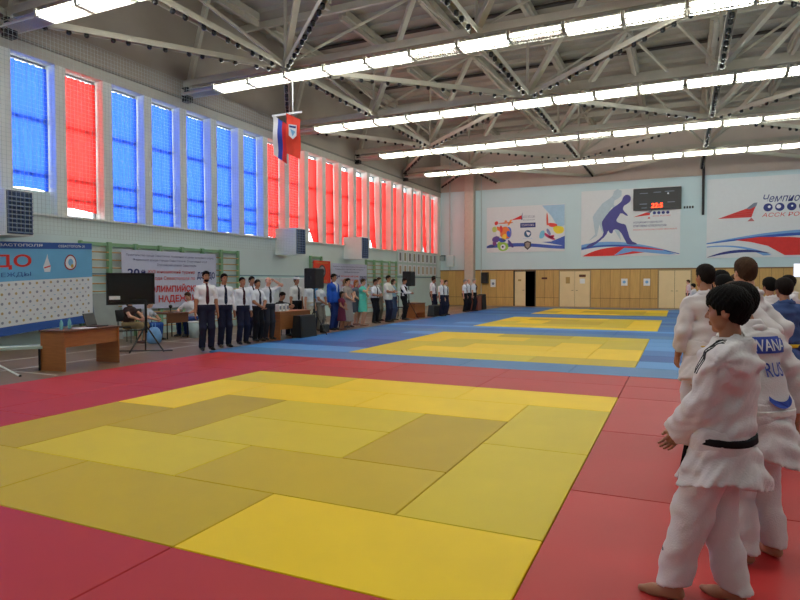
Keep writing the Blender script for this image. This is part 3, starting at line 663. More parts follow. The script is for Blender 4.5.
t = thing('wall_cabinet', 'dark topped small wall box left of the pale one', 'box', (-14.62, FY-.18, 2.95)); obj('case', MB().cbox(-.2,.16,0,.18,0,.3,.01), mat('cab_grey',(150,170,172),.5), t); obj('lid', MB().box(-.22,.18,-.02,.18,.3,.36), M_dark, t)
# ------------------------------------------------------------------ figures: implicit surfaces meshed by surface nets
A3 = lambda *p: np.array(p, np.float32)
def smin(a, b, k):
    h = np.clip(.5 + .5*(b-a)/k, 0, 1); return b + (a-b)*h - k*h*(1-h)
def cap(P, a, b, ra, rb):
    a = np.asarray(a, np.float32); b = np.asarray(b, np.float32); ba = b-a; pa = P-a
    h = np.clip(pa @ ba / max(float(ba @ ba), 1e-9), 0, 1)
    q = pa - h[:, None]*ba
    return np.sqrt((q*q).sum(1)) - (ra + (rb-ra)*h)
def ell(P, c, r):
    q = (P - np.asarray(c, np.float32)); r = np.asarray(r, np.float32)
    k0 = np.sqrt(((q/r)**2).sum(1)); k1 = np.sqrt(((q/(r*r))**2).sum(1)) + 1e-6
    return k0*(k0-1)/k1
def union(P, caps, k):
    d = None
    for c in caps:
        e = cap(P, *c) if len(c) == 4 else ell(P, *c)
        d = e if d is None else smin(d, e, k)
    return d
def surfnet(fn, lo, hi, h):
    lo = np.asarray(lo, np.float32) - 2*h; hi = np.asarray(hi, np.float32) + 2*h
    n = np.ceil((hi-lo)/h).astype(int) + 1
    ax = [lo[i] + h*np.arange(n[i], dtype=np.float32) for i in range(3)]
    G = np.stack(np.meshgrid(*ax, indexing='ij'), -1).reshape(-1, 3)
    v = fn(G).reshape(n).astype(np.float32)
    v[0]=v[-1]=1; v[:,0]=v[:,-1]=1; v[:,:,0]=v[:,:,-1]=1
    s = v < 0; c = n-1
    cnt = np.zeros(c, np.int32); acc = np.zeros(tuple(c)+(3,), np.float32)
    for axis in range(3):
        o = [q for q in range(3) if q != axis]
        for d0 in (0,1):
            for d1 in (0,1):
                st = [0,0,0]; st[o[0]] = d0; st[o[1]] = d1
                sl0 = tuple(slice(st[q], st[q]+c[q]) for q in range(3))
                st2 = list(st); st2[axis] += 1
                sl1 = tuple(slice(st2[q], st2[q]+c[q]) for q in range(3))
                a = v[sl0]; b = v[sl1]; m = (a < 0) != (b < 0)
                t = np.where(m, a/np.where(m, a-b, 1), 0)
                cnt += m
                for q in range(3):
                    acc[..., q] += np.where(m, (t if q == axis else st[q]), 0)
    act = cnt > 0; idx = -np.ones(c, np.int64); idx[act] = np.arange(act.sum())
    I = np.argwhere(act); V = lo + h*(I + acc[act]/cnt[act][:, None])
    F = []
    for axis in range(3):
        o = [(axis+1) % 3, (axis+2) % 3]
        sl0 = [slice(None)]*3; sl1 = [slice(None)]*3; sl0[axis] = slice(0, -1); sl1[axis] = slice(1, None)
        a = s[tuple(sl0)]; b = s[tuple(sl1)]; E = np.argwhere(a != b)
        if not len(E): continue
        E = E[(E[:, o[0]] > 0) & (E[:, o[1]] > 0) & (E[:, o[0]] < c[o[0]]) & (E[:, o[1]] < c[o[1]])]
        def cell(d0, d1):
            q = E.copy(); q[:, o[0]] -= d0; q[:, o[1]] -= d1; return idx[q[:,0], q[:,1], q[:,2]]
        Q = np.stack([cell(1,1), cell(0,1), cell(0,0), cell(1,0)], 1)
        ins = s[E[:,0], E[:,1], E[:,2]]; Q[~ins] = Q[~ins][:, ::-1]
        F.append(Q)
    return V, np.concatenate(F) if F else np.zeros((0,4), int)
def np_mesh(name, parts, m, parent, smooth=True):
    V = []; F = []; o = 0
    for v, f in parts: V.append(v); F.append(f + o); o += len(v)
    V = np.concatenate(V); F = np.concatenate(F)
    me = bpy.data.meshes.new(name); me.from_pydata(V.tolist(), [], F.tolist()); me.update()
    return link(name, me, m, parent, smooth)

# canonical head, facing +y, centre of skull at origin
def head_sdf(P):
    d = ell(P, (0,-.012,.032), (.074,.094,.088))
    d = smin(d, ell(P, (0,.022,-.03), (.058,.066,.082)), .03)
    d = smin(d, cap(P, (-.032,.03,-.078), (.032,.03,-.078), .022, .022), .03)
    d = smin(d, ell(P, (0,.062,-.096), (.02,.018,.016)), .02)
    d = smin(d, cap(P, (-.03,.070,.030), (.03,.070,.030), .012, .012), .015)
    for s in (-1, 1):
        d = smin(d, ell(P, (s*.036,.052,-.028), (.026,.026,.026)), .02)
        d = -smin(-d, ell(P, (s*.030,.094,.008), (.016,.016,.012)), .008)
        d = smin(d, ell(P, (s*.030,.073,.008), (.013,.012,.011)), .004)
        e = ell(P, (s*.077,-.008,-.006), (.010,.022,.033)); e = -smin(-e, ell(P, (s*.092,-.002,-.004), (.012,.011,.020)), .006)
        d = smin(d, e, .008)
    d = smin(d, cap(P, (0,.080,.016), (0,.104,-.024), .008, .011), .008)
    d = smin(d, cap(P, (-.012,.092,-.028), (.012,.092,-.028), .008, .008), .006)
    d = smin(d, cap(P, (-.018,.082,-.054), (.018,.082,-.054), .0075, .0075), .006)
    d = smin(d, cap(P, (-.015,.081,-.066), (.015,.081,-.066), .008, .008), .004)
    return d
def hair_fn(style):
    ys = [-.14,-.09,-.05,-.022,.0,.03,.055,.08,.12]
    zs = {'short':[-.075,-.07,-.055,-.03,.026,.030,.05,.070,.072], 'fringe':[-.085,-.08,-.065,-.045,.016,.018,.03,.045,.045],
          'bald':[-.02,-.02,-.02,.0,.03,.05,.2,.2,.2], 'long':[-.20,-.20,-.19,-.15,-.08,.0,.045,.07,.072], 'bun':[-.07,-.06,-.05,-.03,.02,.03,.05,.072,.072]}[style]
    th = {'short':.010,'fringe':.017,'bald':.005,'long':.018,'bun':.010}[style]
    def f(P):
        d = ell(P, (0,-.014,.034), (.075+th,.095+th,.090+th*1.15))
        if style in ('short','fringe'):
            d = smin(d, ell(P, (0,-.05,-.02), (.066,.05,.06)), .02)
            th_ = np.arctan2(P[:,0], P[:,1]+.02)
            d = smin(d, ell(P, (0,.01,.075), (.072,.085,.060)), .02)
            d = d + .0022*np.sin(th_*31 + 5*np.sin(P[:,2]*55)) + .0016*np.sin(th_*17+P[:,2]*150)
        if style == 'long': d = smin(d, cap(P, (0,-.06,0), (0,-.055,-.16), .075, .06), .03)
        if style == 'bun': d = smin(d, ell(P, (0,-.125,.03), (.035,.035,.035)), .01)
        if style == 'bald': d = np.maximum(d, P[:,2]-.06)
        cut = np.interp(P[:,1], ys, zs).astype(np.float32) - P[:,2] - (.010*np.abs(np.sin(P[:,0]*95+1)) + .006*np.sin(P[:,1]*160))*(style in ('short','fringe'))
        cut = np.where((np.abs(P[:,0]) > .06) & (P[:,1] > .012) & (P[:,1] < .036) & (style in ('short','fringe')), -.02-P[:,2], cut)
        if style != 'long': cut = np.where(np.abs(P[:,0]) < .055, cut, cut)
        return np.maximum(d, np.minimum(cut, .05))
    return f
_c = {}
def cached(key, fn, lo, hi, h):
    k = (key, h)
    if k not in _c: _c[k] = surfnet(fn, lo, hi, h)
    return _c[k]
def hand_caps(curl):
    cs = [((-.022,0,-.02),(-.024,0,-.078),.014,.012), ((0,0,-.01),(0,0,-.082),.016,.013), ((.022,0,-.02),(.024,0,-.078),.014,.012), ((0,0,.02),(0,0,-.03),.022,.02)]
    for x, L_, r in ((-.031,.058,.0072),(-.011,.072,.0080),(.010,.078,.0082),(.031,.068,.0080)):
        a = np.array([x,0,-.083]); th = 0
        for q, fr_ in enumerate((.45,.32,.23)):
            th += curl*(.55,.8,.6)[q]; b = a + L_*fr_*np.array([0, math.sin(th), -math.cos(th)])
            cs.append((tuple(a), tuple(b), r*(1-.08*q), r*(.95-.1*q))); a = b
    cs += [((.030,.006,-.028),(.050,.018,-.058),.013,.010), ((.050,.018,-.058),(.050,.030,-.086),.010,.0085)]
    return cs
def hand_fn(curl): 
    cs = hand_caps(curl); return lambda P: union(P, cs, .006)
def xf(vf, M):
    v, f = vf; M = np.array(M, np.float32); w = v @ M[:3,:3].T + M[:3,3]
    return (w, f[:, ::-1] if np.linalg.det(M[:3,:3]) < 0 else f)
SKIN = {k: mat('skin_' + k, c, .55, .04, 12, spec=.3) for k, c in dict(fair=(206,158,132), tan=(164,114,88), brown=(132,88,66), pink=(214,160,140)).items()}
HAIRM = {k: mat('hair_' + k, c, .75, .3, 40, .6, 160, spec=.12, stretch=(1,1,.35)) for k, c in dict(black=(11,9,9), dark=(24,18,16), brown=(66,47,34), grey=(140,134,128), fair=(128,98,66), ginger=(140,80,44)).items()}
M_eye = mat('eye_dark', (38,28,24), .3); M_eyew = mat('eye_white', (205,200,196), .3)

def ik(S, H, L1, L2, hint):
    S = np.array(S, float); H = np.array(H, float); d = H-S; L_ = np.linalg.norm(d); mx = (L1+L2)*.999
    if L_ > mx: H = S + d/L_*mx; d = H-S; L_ = mx
    n = d/L_; a = (L1*L1 - L2*L2 + L_*L_)/(2*L_); hh = math.sqrt(max(0, L1*L1-a*a))
    hint = np.array(hint, float); hint = hint - n*(hint @ n); hint /= (np.linalg.norm(hint)+1e-9)
    return S + n*a + hint*hh, H

ARMS = {'sides': ((.245,.03,.82),(.5,-1,0)), 'front': ((.035,.23,.98),(1,-.35,0)), 'back': ((.04,-.19,.95),(1,-.5,0)), 'mic': ((.03,.25,1.44),(1,.1,-1)),
        'salute': ((.14,.12,1.64),(1,.2,-.3)), 'hold': ((.10,.33,1.12),(.8,-.5,-.3)), 'belly': ((.02,.22,1.10),(1,-.3,-.2)), 'lap': ((.12,.40,.66),(1,-.4,0)), 'fold': ((-.10,.21,1.20),(1,-.2,-.4)), 'desk': ((.12,.42,.86),(1,-.3,0))}
class Fig:
    """joints in metres for a 1.75 m figure facing +y; scaled by the root"""
    def __init__(s, armL='sides', armR=None, seated=False, lean=0, turn=0, stance=.10, stride=0, build=1., headturn=0, nod=0, hip=.0, childish=0, foot=0):
        s.b = build; armR = armR or armL
        pz = .52 if seated else .955
        s.seated = seated
        s.pel = A3(0, hip, pz)
        c, n = math.cos(R(lean)), math.sin(R(lean))
        up = lambda y, z: A3(0, hip + y*c + z*n, pz + z*c - y*n)
        s.up = up
        s.waist, s.chest, s.neck0, s.neck1, s.head = up(0,.15), up(.0,.37), up(-.01,.485), up(.012,.575), up(.025,.675)
        s.hip = [A3(sx*.085, hip, pz-.03) for sx in (-1,1)]
        if seated:
            s.knee = [A3(sx*.13, .43, .50) for sx in (-1,1)]; s.ank = [A3(sx*.13, .40, .085) for sx in (-1,1)]
        else:
            s.ank = [A3(-stance, foot+stride, .085), A3(stance, foot-stride, .085)]
            s.knee = [A3(*(ik(h_, a_, .43, .425, (0,1,0))[0])) for h_, a_ in zip(s.hip, s.ank)]
        s.sh = []; s.elb = []; s.wri = []
        for sx, arm in ((-1, armL), (1, armR)):
            S = s.chest + A3(sx*.168*build, -.01, .050); H, hint = ARMS[arm] if isinstance(arm, str) else arm
            H = A3(sx*H[0], H[1]+hip, H[2] + (pz-.955 if seated and arm not in ('lap','desk') else 0)); e, w = ik(S, H, .285, .255, (sx*hint[0], hint[1], hint[2]))
            s.sh.append(S); s.elb.append(A3(*e)); s.wri.append(A3(*w))
        s.hturn, s.nod = headturn, nod; s.childish = childish
    def torso(s, g=0.):
        b = s.b; X = lambda p, w: (p - A3(w,0,0), p + A3(w,0,0))
        o = [X(s.chest, .072*b) + ((.112+g)*b**.5,)*2, X(s.waist, .055*b) + (.112*b+g,)*2, X(s.pel, .07*b) + (.122*b**.5+g,)*2,
             (s.sh[0]+A3(.04,0,.0), s.sh[1]-A3(.04,0,.0), .054+g, .054+g), (s.sh[0]+A3(.10,0,.035), s.sh[1]-A3(.10,0,.035), .046+g, .046+g), (s.pel, s.chest, .115*b+g, .12*b+g)]
        return o
    def leg(s, i, g=0., g2=None):
        g2 = g if g2 is None else g2
        return [(s.hip[i], s.knee[i], .088+g, .060+(g+g2)/2), (s.knee[i], s.ank[i], .060+(g+g2)/2, .042+g2)]
    def arm(s, i, g=0., upto=2., g2=None):
        g2 = g if g2 is None else g2
        if upto <= 1: return [(s.sh[i], s.sh[i]+(s.elb[i]-s.sh[i])*upto, .054+g, .046+g2)]
        return [(s.sh[i], s.elb[i], .054+g, .044+(g+g2)/2), (s.elb[i], s.elb[i]+(s.wri[i]-s.elb[i])*(upto-1), .044+(g+g2)/2, .032+g2)]
    def headM(s):
        k = .95*(1+.10*s.childish)
        M = Matrix.Translation(Vector([float(q) for q in s.head])) @ Matrix.Rotation(R(s.hturn), 4, 'Z') @ Matrix.Rotation(R(s.nod), 4, 'X') @ Matrix.Diagonal((k,k,k,1))
        return M
    def bounds(s, pts, pad):
        p = np.array(pts); return p.min(0)-pad, p.max(0)+pad
def dress_person(label, pos, rz, h, fig, top=None, bottom=None, hair=('short','dark'), skin='fair', vox=.02, extras=(), group=None, shoes=(24,22,22), bare=False, cap_=None, beard=False, big=False):
    t = thing('person', label, 'person', pos, rz, group); k = h/1.75; t.scale = (k,k,k)
    F = fig; sk = SKIN[skin]
    # body: one continuous surface of trunk, neck, limbs and feet, with head and hands meshed finer
    caps = F.torso(-.012) + F.leg(0) + F.leg(1) + F.arm(0) + F.arm(1) + [(F.neck0, F.neck1 + A3(0,0,.03), .058, .052)]
    for i, sx in ((0,-1),(1,1)):
        a = F.ank[i]; caps += [(a+A3(0,-.03,-.045), a+A3(sx*.015,.10,-.06), .036, .030), (a+A3(0,.10,-.06), a+A3(sx*.02,.165,-.064), .030, .020), (a, a+A3(0,.02,-.03), .042, .036)]
    lo, hi = F.bounds([q for c in caps for q in c[:2]], .15)
    hv = .008 if big else .0105
    fv = vox
    parts = [surfnet(lambda P: union(P, caps, .03), lo, hi, fv)]
    HM = F.headM()
    parts.append(xf(cached('head', head_sdf, (-.1,-.13,-.14), (.1,.13,.14), .005 if big else .0085), HM))
    for i, sx in ((0,-1),(1,1)):
        d = Vector([float(q) for q in (F.wri[i]-F.elb[i])]).normalized(); z = -d
        inn = Vector((-sx, .25, 0)); x = inn.cross(z).normalized(); y = z.cross(x)   # palm (+y local) faces inwards
        M = Matrix(((x.x*sx*1, y.x, z.x, 0),(x.y*sx, y.y, z.y, 0),(x.z*sx, y.z, z.z, 0),(0,0,0,1)))
        M = Matrix.Translation(Vector([float(q) for q in F.wri[i]])) @ M
        parts.append(xf(cached('hand', hand_fn(.45), (-.07,-.04,-.19), (.07,.08,.04), .0045 if big else .007), M))
    np_mesh('body', parts, sk, t)
    hs_, hc = hair
    if hs_: np_mesh('hair', [xf(cached('hair_'+hs_, hair_fn(hs_), (-.13,-.19,-.25), (.13,.15,.17), .005 if big else .0085), HM)], HAIRM[hc], t)
    eb = [xf(cached('eyes', lambda P: np.minimum(np.minimum(ell(P,(-.030,.084,.008),(.008,.004,.005)), ell(P,(.030,.084,.008),(.008,.004,.005))), np.minimum(cap(P,(-.046,.078,.028),(-.018,.085,.030),.004,.005), cap(P,(.046,.078,.028),(.018,.085,.030),.004,.005))), (-.06,.06,-.01), (.06,.1,.05), .0028), HM)]
    np_mesh('eyes_and_brows', eb, HAIRM[hc] if hc in ('black','dark') else M_eye, t)
    np_mesh('lips', [xf(cached('lips', lambda P: np.minimum(cap(P,(-.018,.084,-.055),(.018,.084,-.055),.0075,.0075), cap(P,(-.014,.083,-.066),(.014,.083,-.066),.0078,.0078)), (-.04,.06,-.09), (.04,.11,-.03), .0035), HM)], mat('lip_'+skin, tuple(int(q*.8) for q in dict(fair=(206,140,124), tan=(170,104,88), brown=(120,70,60), pink=(210,140,126))[skin]), .5), t)
    if beard: np_mesh('beard', [xf(cached('beard', lambda P: np.maximum(np.maximum(smin(cap(P,(-.055,.01,-.05),(.055,.01,-.05),.02,.02), ell(P,(0,.035,-.085),(.055,.055,.045)),.02), P[:,2]+.035-.3*np.abs(P[:,0])), -ell(P,(0,.092,-.060),(.022,.02,.010))), (-.09,-.04,-.15), (.09,.12,0), .006), HM)], HAIRM[hc], t)
    if cap_:
        np_mesh('cap', [xf(cached('cap', lambda P: np.minimum(np.maximum(ell(P,(0,-.01,.075),(.105,.125,.055)), .05-P[:,2]), np.maximum(ell(P,(0,.06,.055),(.075,.09,.02)), np.abs(P[:,2]-.058)-.006)), (-.13,-.15,.02), (.13,.18,.15), .008), HM)], cloth('cap_white', cap_), t)
    rest = []
    if top:
        col, sleeve = top['col'], top.get('sleeve', .8); g = top.get('g', .008); zb = top.get('zb', float(F.pel[2])+.035)
        tc_ = F.torso(g) + F.arm(0, g+.003, sleeve, g+.007) + F.arm(1, g+.003, sleeve, g+.007) + [(F.neck0-A3(0,0,.05), F.neck0+A3(0,.004,.035), .070, .064)]
        if top.get('hem'): tc_ += [(F.pel+A3(-.05,0,0), A3(-.06,F.pel[1],zb-.1), .13+g, .15+g), (F.pel+A3(.05,0,0), A3(.06,F.pel[1],zb-.1), .13+g, .15+g)]
        lo, hi = F.bounds([q for c in tc_ for q in c[:2]], .2)
        nz_ = float(F.neck0[2]) + .048
        hand_low = [i for i in (0,1) if sleeve > 1 and F.wri[i][2] < zb]
        def tfn(P, tc_=tc_, zb=zb):
            body = union(P, F.torso(g) + [tc_[-1] if not top.get('hem') else (F.neck0-A3(0,0,.05), F.neck0+A3(0,.004,.035), .070, .064)] + (tc_[-2:] if top.get('hem') else []), .03)
            body = np.maximum(body, zb - P[:,2])
            ar = union(P, F.arm(0, g+.003, sleeve, g+.007) + F.arm(1, g+.003, sleeve, g+.007), .02)
            for i in (0,1):                          # cut the sleeve ends flat
                dv = F.elb[i]-F.sh[i] if sleeve <= 1 else F.wri[i]-F.elb[i]; dv = dv/np.linalg.norm(dv)
                e = F.sh[i]+(F.elb[i]-F.sh[i])*sleeve if sleeve <= 1 else F.elb[i]+(F.wri[i]-F.elb[i])*(sleeve-1)
                ar = np.maximum(ar, np.where(np.sqrt(((P-e)**2).sum(1)) < .14, (P-e)@dv, -1))
            d = smin(body, ar, .025)
            d = d + .0035*np.sin(P[:,2]*58+9*P[:,0])*np.sin(P[:,0]*40+P[:,1]*30)
            return np.maximum(d, P[:,2]-nz_)
        np_mesh(top.get('name', 'shirt'), [surfnet(tfn, lo, hi, vox)], cloth(top.get('mname', 's%d_%d_%d' % col), col), t)
        # collar
        nk = F.neck0 + A3(0,.004,.03)
        if top.get('collar', True):
            np_mesh('collar', [surfnet(lambda P: np.maximum(np.abs(np.sqrt((P[:,0]-nk[0])**2+(P[:,1]-nk[1])**2)-.066-.2*(nk[2]+.03-P[:,2])*.3)-.007, np.abs(P[:,2]-nk[2]-.004-.25*(nk[1]-P[:,1]))-.022), nk-.1, nk+.1, .009)], cloth(top.get('mname', 's%d_%d_%d' % col), col), t)
        if top.get('tie'):
            zt_, zl = float(nk[2])-.005, float(F.pel[2])+.09
            def tiefn(P):
                w = np.interp(P[:,2], [zl-.04, zl, zl+.06, zt_-.06, zt_-.03, zt_+.02], [.0,.03,.042,.026,.022,.03])
                dd = np.maximum(tfn(P)-.010, np.abs(P[:,0])-w); dd = np.maximum(dd, -tfn(P)-.02); return np.maximum(np.maximum(dd, .02-(P[:,1]-F.pel[1])), np.maximum(zl-.04-P[:,2], P[:,2]-zt_-.02))
            np_mesh('tie', [surfnet(tiefn, A3(-.08,F.pel[1]-.05,zl-.06), A3(.08,F.pel[1]+.35,zt_+.05), .009)], cloth('tie%d_%d_%d' % top['tie'], top['tie']), t)
        if top.get('vest'):
            def vfn(P):
                d = np.maximum(union(P, F.torso(g+.010), .03), float(F.pel[2])-.0-P[:,2]); d = np.maximum(d, P[:,2]-float(F.chest[2])-.10+ .9*np.maximum(0,(.11-np.abs(P[:,0])))*(P[:,1]>F.pel[1]))
                return np.maximum(d, np.abs(P[:,0])-.165)
            np_mesh('vest', [surfnet(vfn, lo, hi, vox*.8)], cloth('vest', top['vest']), t)
        if top.get('open_front'):                    # jacket: shirt front shows in the v
            zt_ = float(nk[2])
            def sf_(P):
                w = np.interp(P[:,2], [float(F.chest[2])-.16, zt_], [.0,.075]); d = np.maximum(tfn(P)-.006, np.abs(P[:,0])-w); return np.maximum(np.maximum(d, -tfn(P)-.015), np.maximum(.03-P[:,1]+F.pel[1], float(F.chest[2])-.16-P[:,2]))
            np_mesh('shirt', [surfnet(sf_, A3(-.1,F.pel[1]-.02,float(F.chest[2])-.2), A3(.1,F.pel[1]+.3,zt_+.05), .01)], cloth('jacket_shirt', top['open_front']), t)
    if bottom:
        col = bottom['col']; g = bottom.get('g', .014)
        if bottom.get('skirt'):
            zt_, zb = float(F.pel[2])+bottom.get('rise', .08), bottom['skirt']; fl_ = bottom.get('flare', .03)
            def kfn(P):
                u = np.clip((zt_-P[:,2])/(zt_-zb), 0, 1); rx = .165+.03*np.sin(np.minimum(u*4,1.57)) + fl_*u; ry = .125+.02*u+fl_*u
                d = (np.sqrt((P[:,0]/rx)**2+((P[:,1]-F.pel[1])/ry)**2)-1)*.12 + .004*np.sin(np.arctan2(P[:,1]-F.pel[1], P[:,0])*12)*u
                return np.maximum(d, np.maximum(P[:,2]-zt_, zb-P[:,2]))
            np_mesh('skirt', [surfnet(kfn, A3(-.32,-.3,zb-.02), A3(.32,.3,zt_+.02), vox)], cloth('k%d_%d_%d' % col, col), t)
        else:
            zt_ = float(F.pel[2]) + .06; zb = bottom.get('zb', .055); g2 = bottom.get('g2', g+.014)
            bc = F.leg(0, g, g2) + F.leg(1, g, g2) + [(F.pel-A3(.07,0,0), F.pel+A3(.07,0,0), .124+g, .124+g), (F.pel+A3(-.05,0,.06), F.pel+A3(.05,0,.06), .118+g, .118+g)]
            lo, hi = F.bounds([q for c in bc for q in c[:2]], .2)
            def bfn_(P):
                d = smin(smin(union(P, bc[0:2], .03), union(P, bc[2:4], .03), .012), union(P, bc[4:], .03), .03)
                d = d + .003*np.sin(P[:,2]*45+P[:,0]*20)*np.sin(P[:,1]*38)
                return np.maximum(d, np.maximum(P[:,2]-zt_, zb-P[:,2]))
            np_mesh('trousers', [surfnet(bfn_, lo, hi, vox)], cloth('t%d_%d_%d' % col, col), t)
    if not bare:
        for i, sx in ((0,-1),(1,1)):
            a = F.ank[i]; sc_ = [(a+A3(0,-.04,-.04), a+A3(sx*.015,.10,-.052), .044, .038), (a+A3(0,.10,-.052), a+A3(sx*.02,.18,-.058), .038, .026), (a+A3(0,0,-.01), a+A3(0,.02,-.03), .046, .04)]
            lo, hi = F.bounds([q for c in sc_ for q in c[:2]], .08)
            np_mesh('shoe', [surfnet(lambda P: np.maximum(union(P, sc_, .02), .002-P[:,2]), lo, hi, .012)], mat('shoe%d' % shoes[0], shoes, .4), t)
    return t, F
# ------------------------------------------------------------------ furniture on the officials' side
def desk(name, label, a, b, depth, h, m, mtop=None, modesty=.55):
    """desk whose front edge runs from a to b; depth goes to the left of that edge (towards the windows)"""
    a = Vector((a[0],a[1],0)); b = Vector((b[0],b[1],0)); L_ = (b-a).length
    t = thing(name, label, 'desk', (a.x,a.y,FLOOR), math.degrees(math.atan2(b.y-a.y, b.x-a.x)), None)
    hh = h - FLOOR
    obj('tabletop', MB().cbox(-.02, L_+.02, -.02, depth+.02, hh-.03, hh, .004), mtop or m, t)
    for x0 in (0, L_-.025): obj('end_panel', MB().box(x0, x0+.025, .0, depth, 0, hh-.03), m, t)
    obj('modesty_panel', MB().box(.025, L_-.025, .03, .05, hh-.03-modesty*hh, hh-.03), m, t)
    return t
desk('desk', 'wooden desk with laptop and bottles beside the red mats', (-10.05,7.36), (-10.22,8.68), .56, .70, M_wood, M_woodd, .38)
t = thing('laptop', 'black open laptop on the wooden desk', 'laptop', (-10.42, 8.34, .70), 110)
obj('keyboard_base', MB().cbox(-.18,.18,-.12,.12,.0,.02,.004), M_black, t); obj('screen', MB().beam((0,.12,.02),(0,.19,.26),.36,.012,(0,1,0)), M_black, t)
for k,(x_,y_,hh,lab) in enumerate(((-10.32,7.50,.20,'left of the two'),(-10.34,7.68,.22,'right of the two'))):
    t = thing('water_bottle', 'pale blue plastic water bottle on the desk, %s' % lab, 'bottle', (x_,y_,.70), 0, 'water bottles on the desk')
    obj('bottle_body', MB().lathe([(.028,0),(.032,.02),(.032,hh*.6),(.012,hh*.85),(.012,hh*.9)], n=10), mat('bottle_plastic', (120,180,190), .15), t, True); obj('bottle_cap', MB().lathe([(.015,hh*.9),(.015,hh*.98)], n=8), mat('bottle_cap', (60,110,190), .4), t)
tag(obj('paper_sheet', MB().box(-10.42,-10.16,7.75,8.12,.70,.705), M_white), 'white papers lying on the wooden desk', 'paper')
# low bench behind the desk and a white stand leg
t = thing('bench', 'long low bench with black braced legs behind the wooden desk', 'bench', (-10.72,7.35,FLOOR), 232)
obj('bench_top', MB().cbox(-.1,2.6,-.16,.16,.40,.45,.005), mat('bench_mint', (170,190,180), .5), t)
for x_ in (.0, 2.3):
    obj('leg_frame', MB().beam((x_,-.15,0),(x_,-.15,.4),.03,.03).beam((x_,.15,0),(x_,.15,.4),.03,.03).beam((x_,-.15,.02),(x_,.15,.02),.03,.03).beam((x_,-.15,.03),(x_,.15,.39),.012,.012).beam((x_,.15,.03),(x_,-.15,.39),.012,.012), M_blackm, t)
t = thing('folding_stand', 'white metal folding stand leg at the left frame edge', 'stand', (-10.24,6.66,FLOOR), 0)
obj('leg', MB().tube([(0,0,0.012),(-.75,-.62,.62)],.016,8), M_white, t); obj('leg', MB().tube([(-.72,-.02,0.012),(-.05,-.62,.62)],.016,8), M_white, t); obj('top_bar', MB().tube([(-.75,-.62,.62),(-.05,-.62,.62)],.016,8), M_white, t); obj('foot', MB().lathe([(.022,0),(.022,.03)],n=8), M_black, t)
# television on a tripod
t = thing('television', 'black flat television turned towards the mats, on a tripod stand', 'television', (-11.35,9.93,1.06), -28)
obj('screen', MB().cbox(-.02,.02,-.46,.53,.03,.70,.008), mat('screen_black', (10,10,12), .2), t); obj('bezel', MB().box(-.025,.0205,-.48,.55,0,.03).box(-.025,.0205,-.48,-.46,.0,.72).box(-.025,.0205,.53,.55,.0,.72).box(-.025,.0205,-.48,.55,.70,.72), M_black, t)
obj('sticker', MB().box(.022,.024,-.43,-.2,.12,.20), M_white, t)
t = thing('tripod_stand', 'black tripod television stand at the edge of the red mats', 'stand', (-11.12,10.18,FLOOR), 0)
obj('pole', MB().tube([(0,0,.45),(0,0,1.2)],.03,8), M_blackm, t); obj('mount', MB().beam((0,0,1.18),(-.23,-.24,1.18),.06,.08), M_blackm, t)
for a in (20, 140, 260): obj('leg', MB().tube([(0,0,.62),(.42*math.cos(R(a)),.42*math.sin(R(a)),.015)],.018,6), M_blackm, t)
obj('brace', MB().tube([(-.55,-.35,.035),(.5,.3,.035)],.016,6), M_blackm, t); obj('shelf_arm', MB().tube([(0,0,.52),(-.5,-.5,.50)],.02,6), M_blackm, t)
def chair(label, x, y, rz, m=None, h=.45):
    m = m or M_black; t = thing('chair', label, 'chair', (x,y,FLOOR), rz)
    obj('seat', MB().cbox(-.21,.21,-.2,.2,h-.04,h,.01), m, t); obj('backrest', MB().beam((0,-.21,h+.12),(0,-.25,h+.42),.4,.025,(0,1,0)), m, t)
    for sx in (-.18,.18):
        for sy in (-.18,.18): obj('leg', MB().tube([(sx,sy,0.0),(sx,sy*1.05,h-.04 if sy > 0 else h+.2)],.014,6), M_blackm, t)
t = thing('table', 'small dark brown table with a webcam in front of the tournament banner', 'table', (-13.3,13.02,FLOOR), 0)
obj('tabletop', MB().cbox(-.35,.35,-.42,.42,.70,.74,.004), M_woodd, t); obj('apron', MB().box(.30,.33,-.4,.4,.45,.70), M_woodd, t)
for sx in (-.3,.3):
    for sy in (-.38,.38): obj('leg', MB().tube([(sx,sy,0),(sx,sy,.70)],.018,6), M_blackm, t)
t = thing('webcam', 'small black camera standing on the dark brown table', 'camera', (-13.25,13.02,.70)); obj('stand', MB().lathe([(.08,0),(.08,.015),(.012,.02),(.012,.12)],n=8), M_black, t); obj('lens_head', MB().lathe([(.03,.12),(.05,.15),(.05,.19),(.02,.22)],n=10), M_black, t)
t = thing('waste_bin', 'pale grey bin under the dark brown table', 'bin', (-12.75,13.42,FLOOR)); obj('bucket', MB().lathe([(.14,0),(.17,.45),(.155,.45),(.13,.03)],n=14), mat('bin_grey',(170,186,188),.4), t, True); obj('rim', MB().lathe([(.17,.44),(.185,.45),(.17,.47)],n=14), M_white, t)
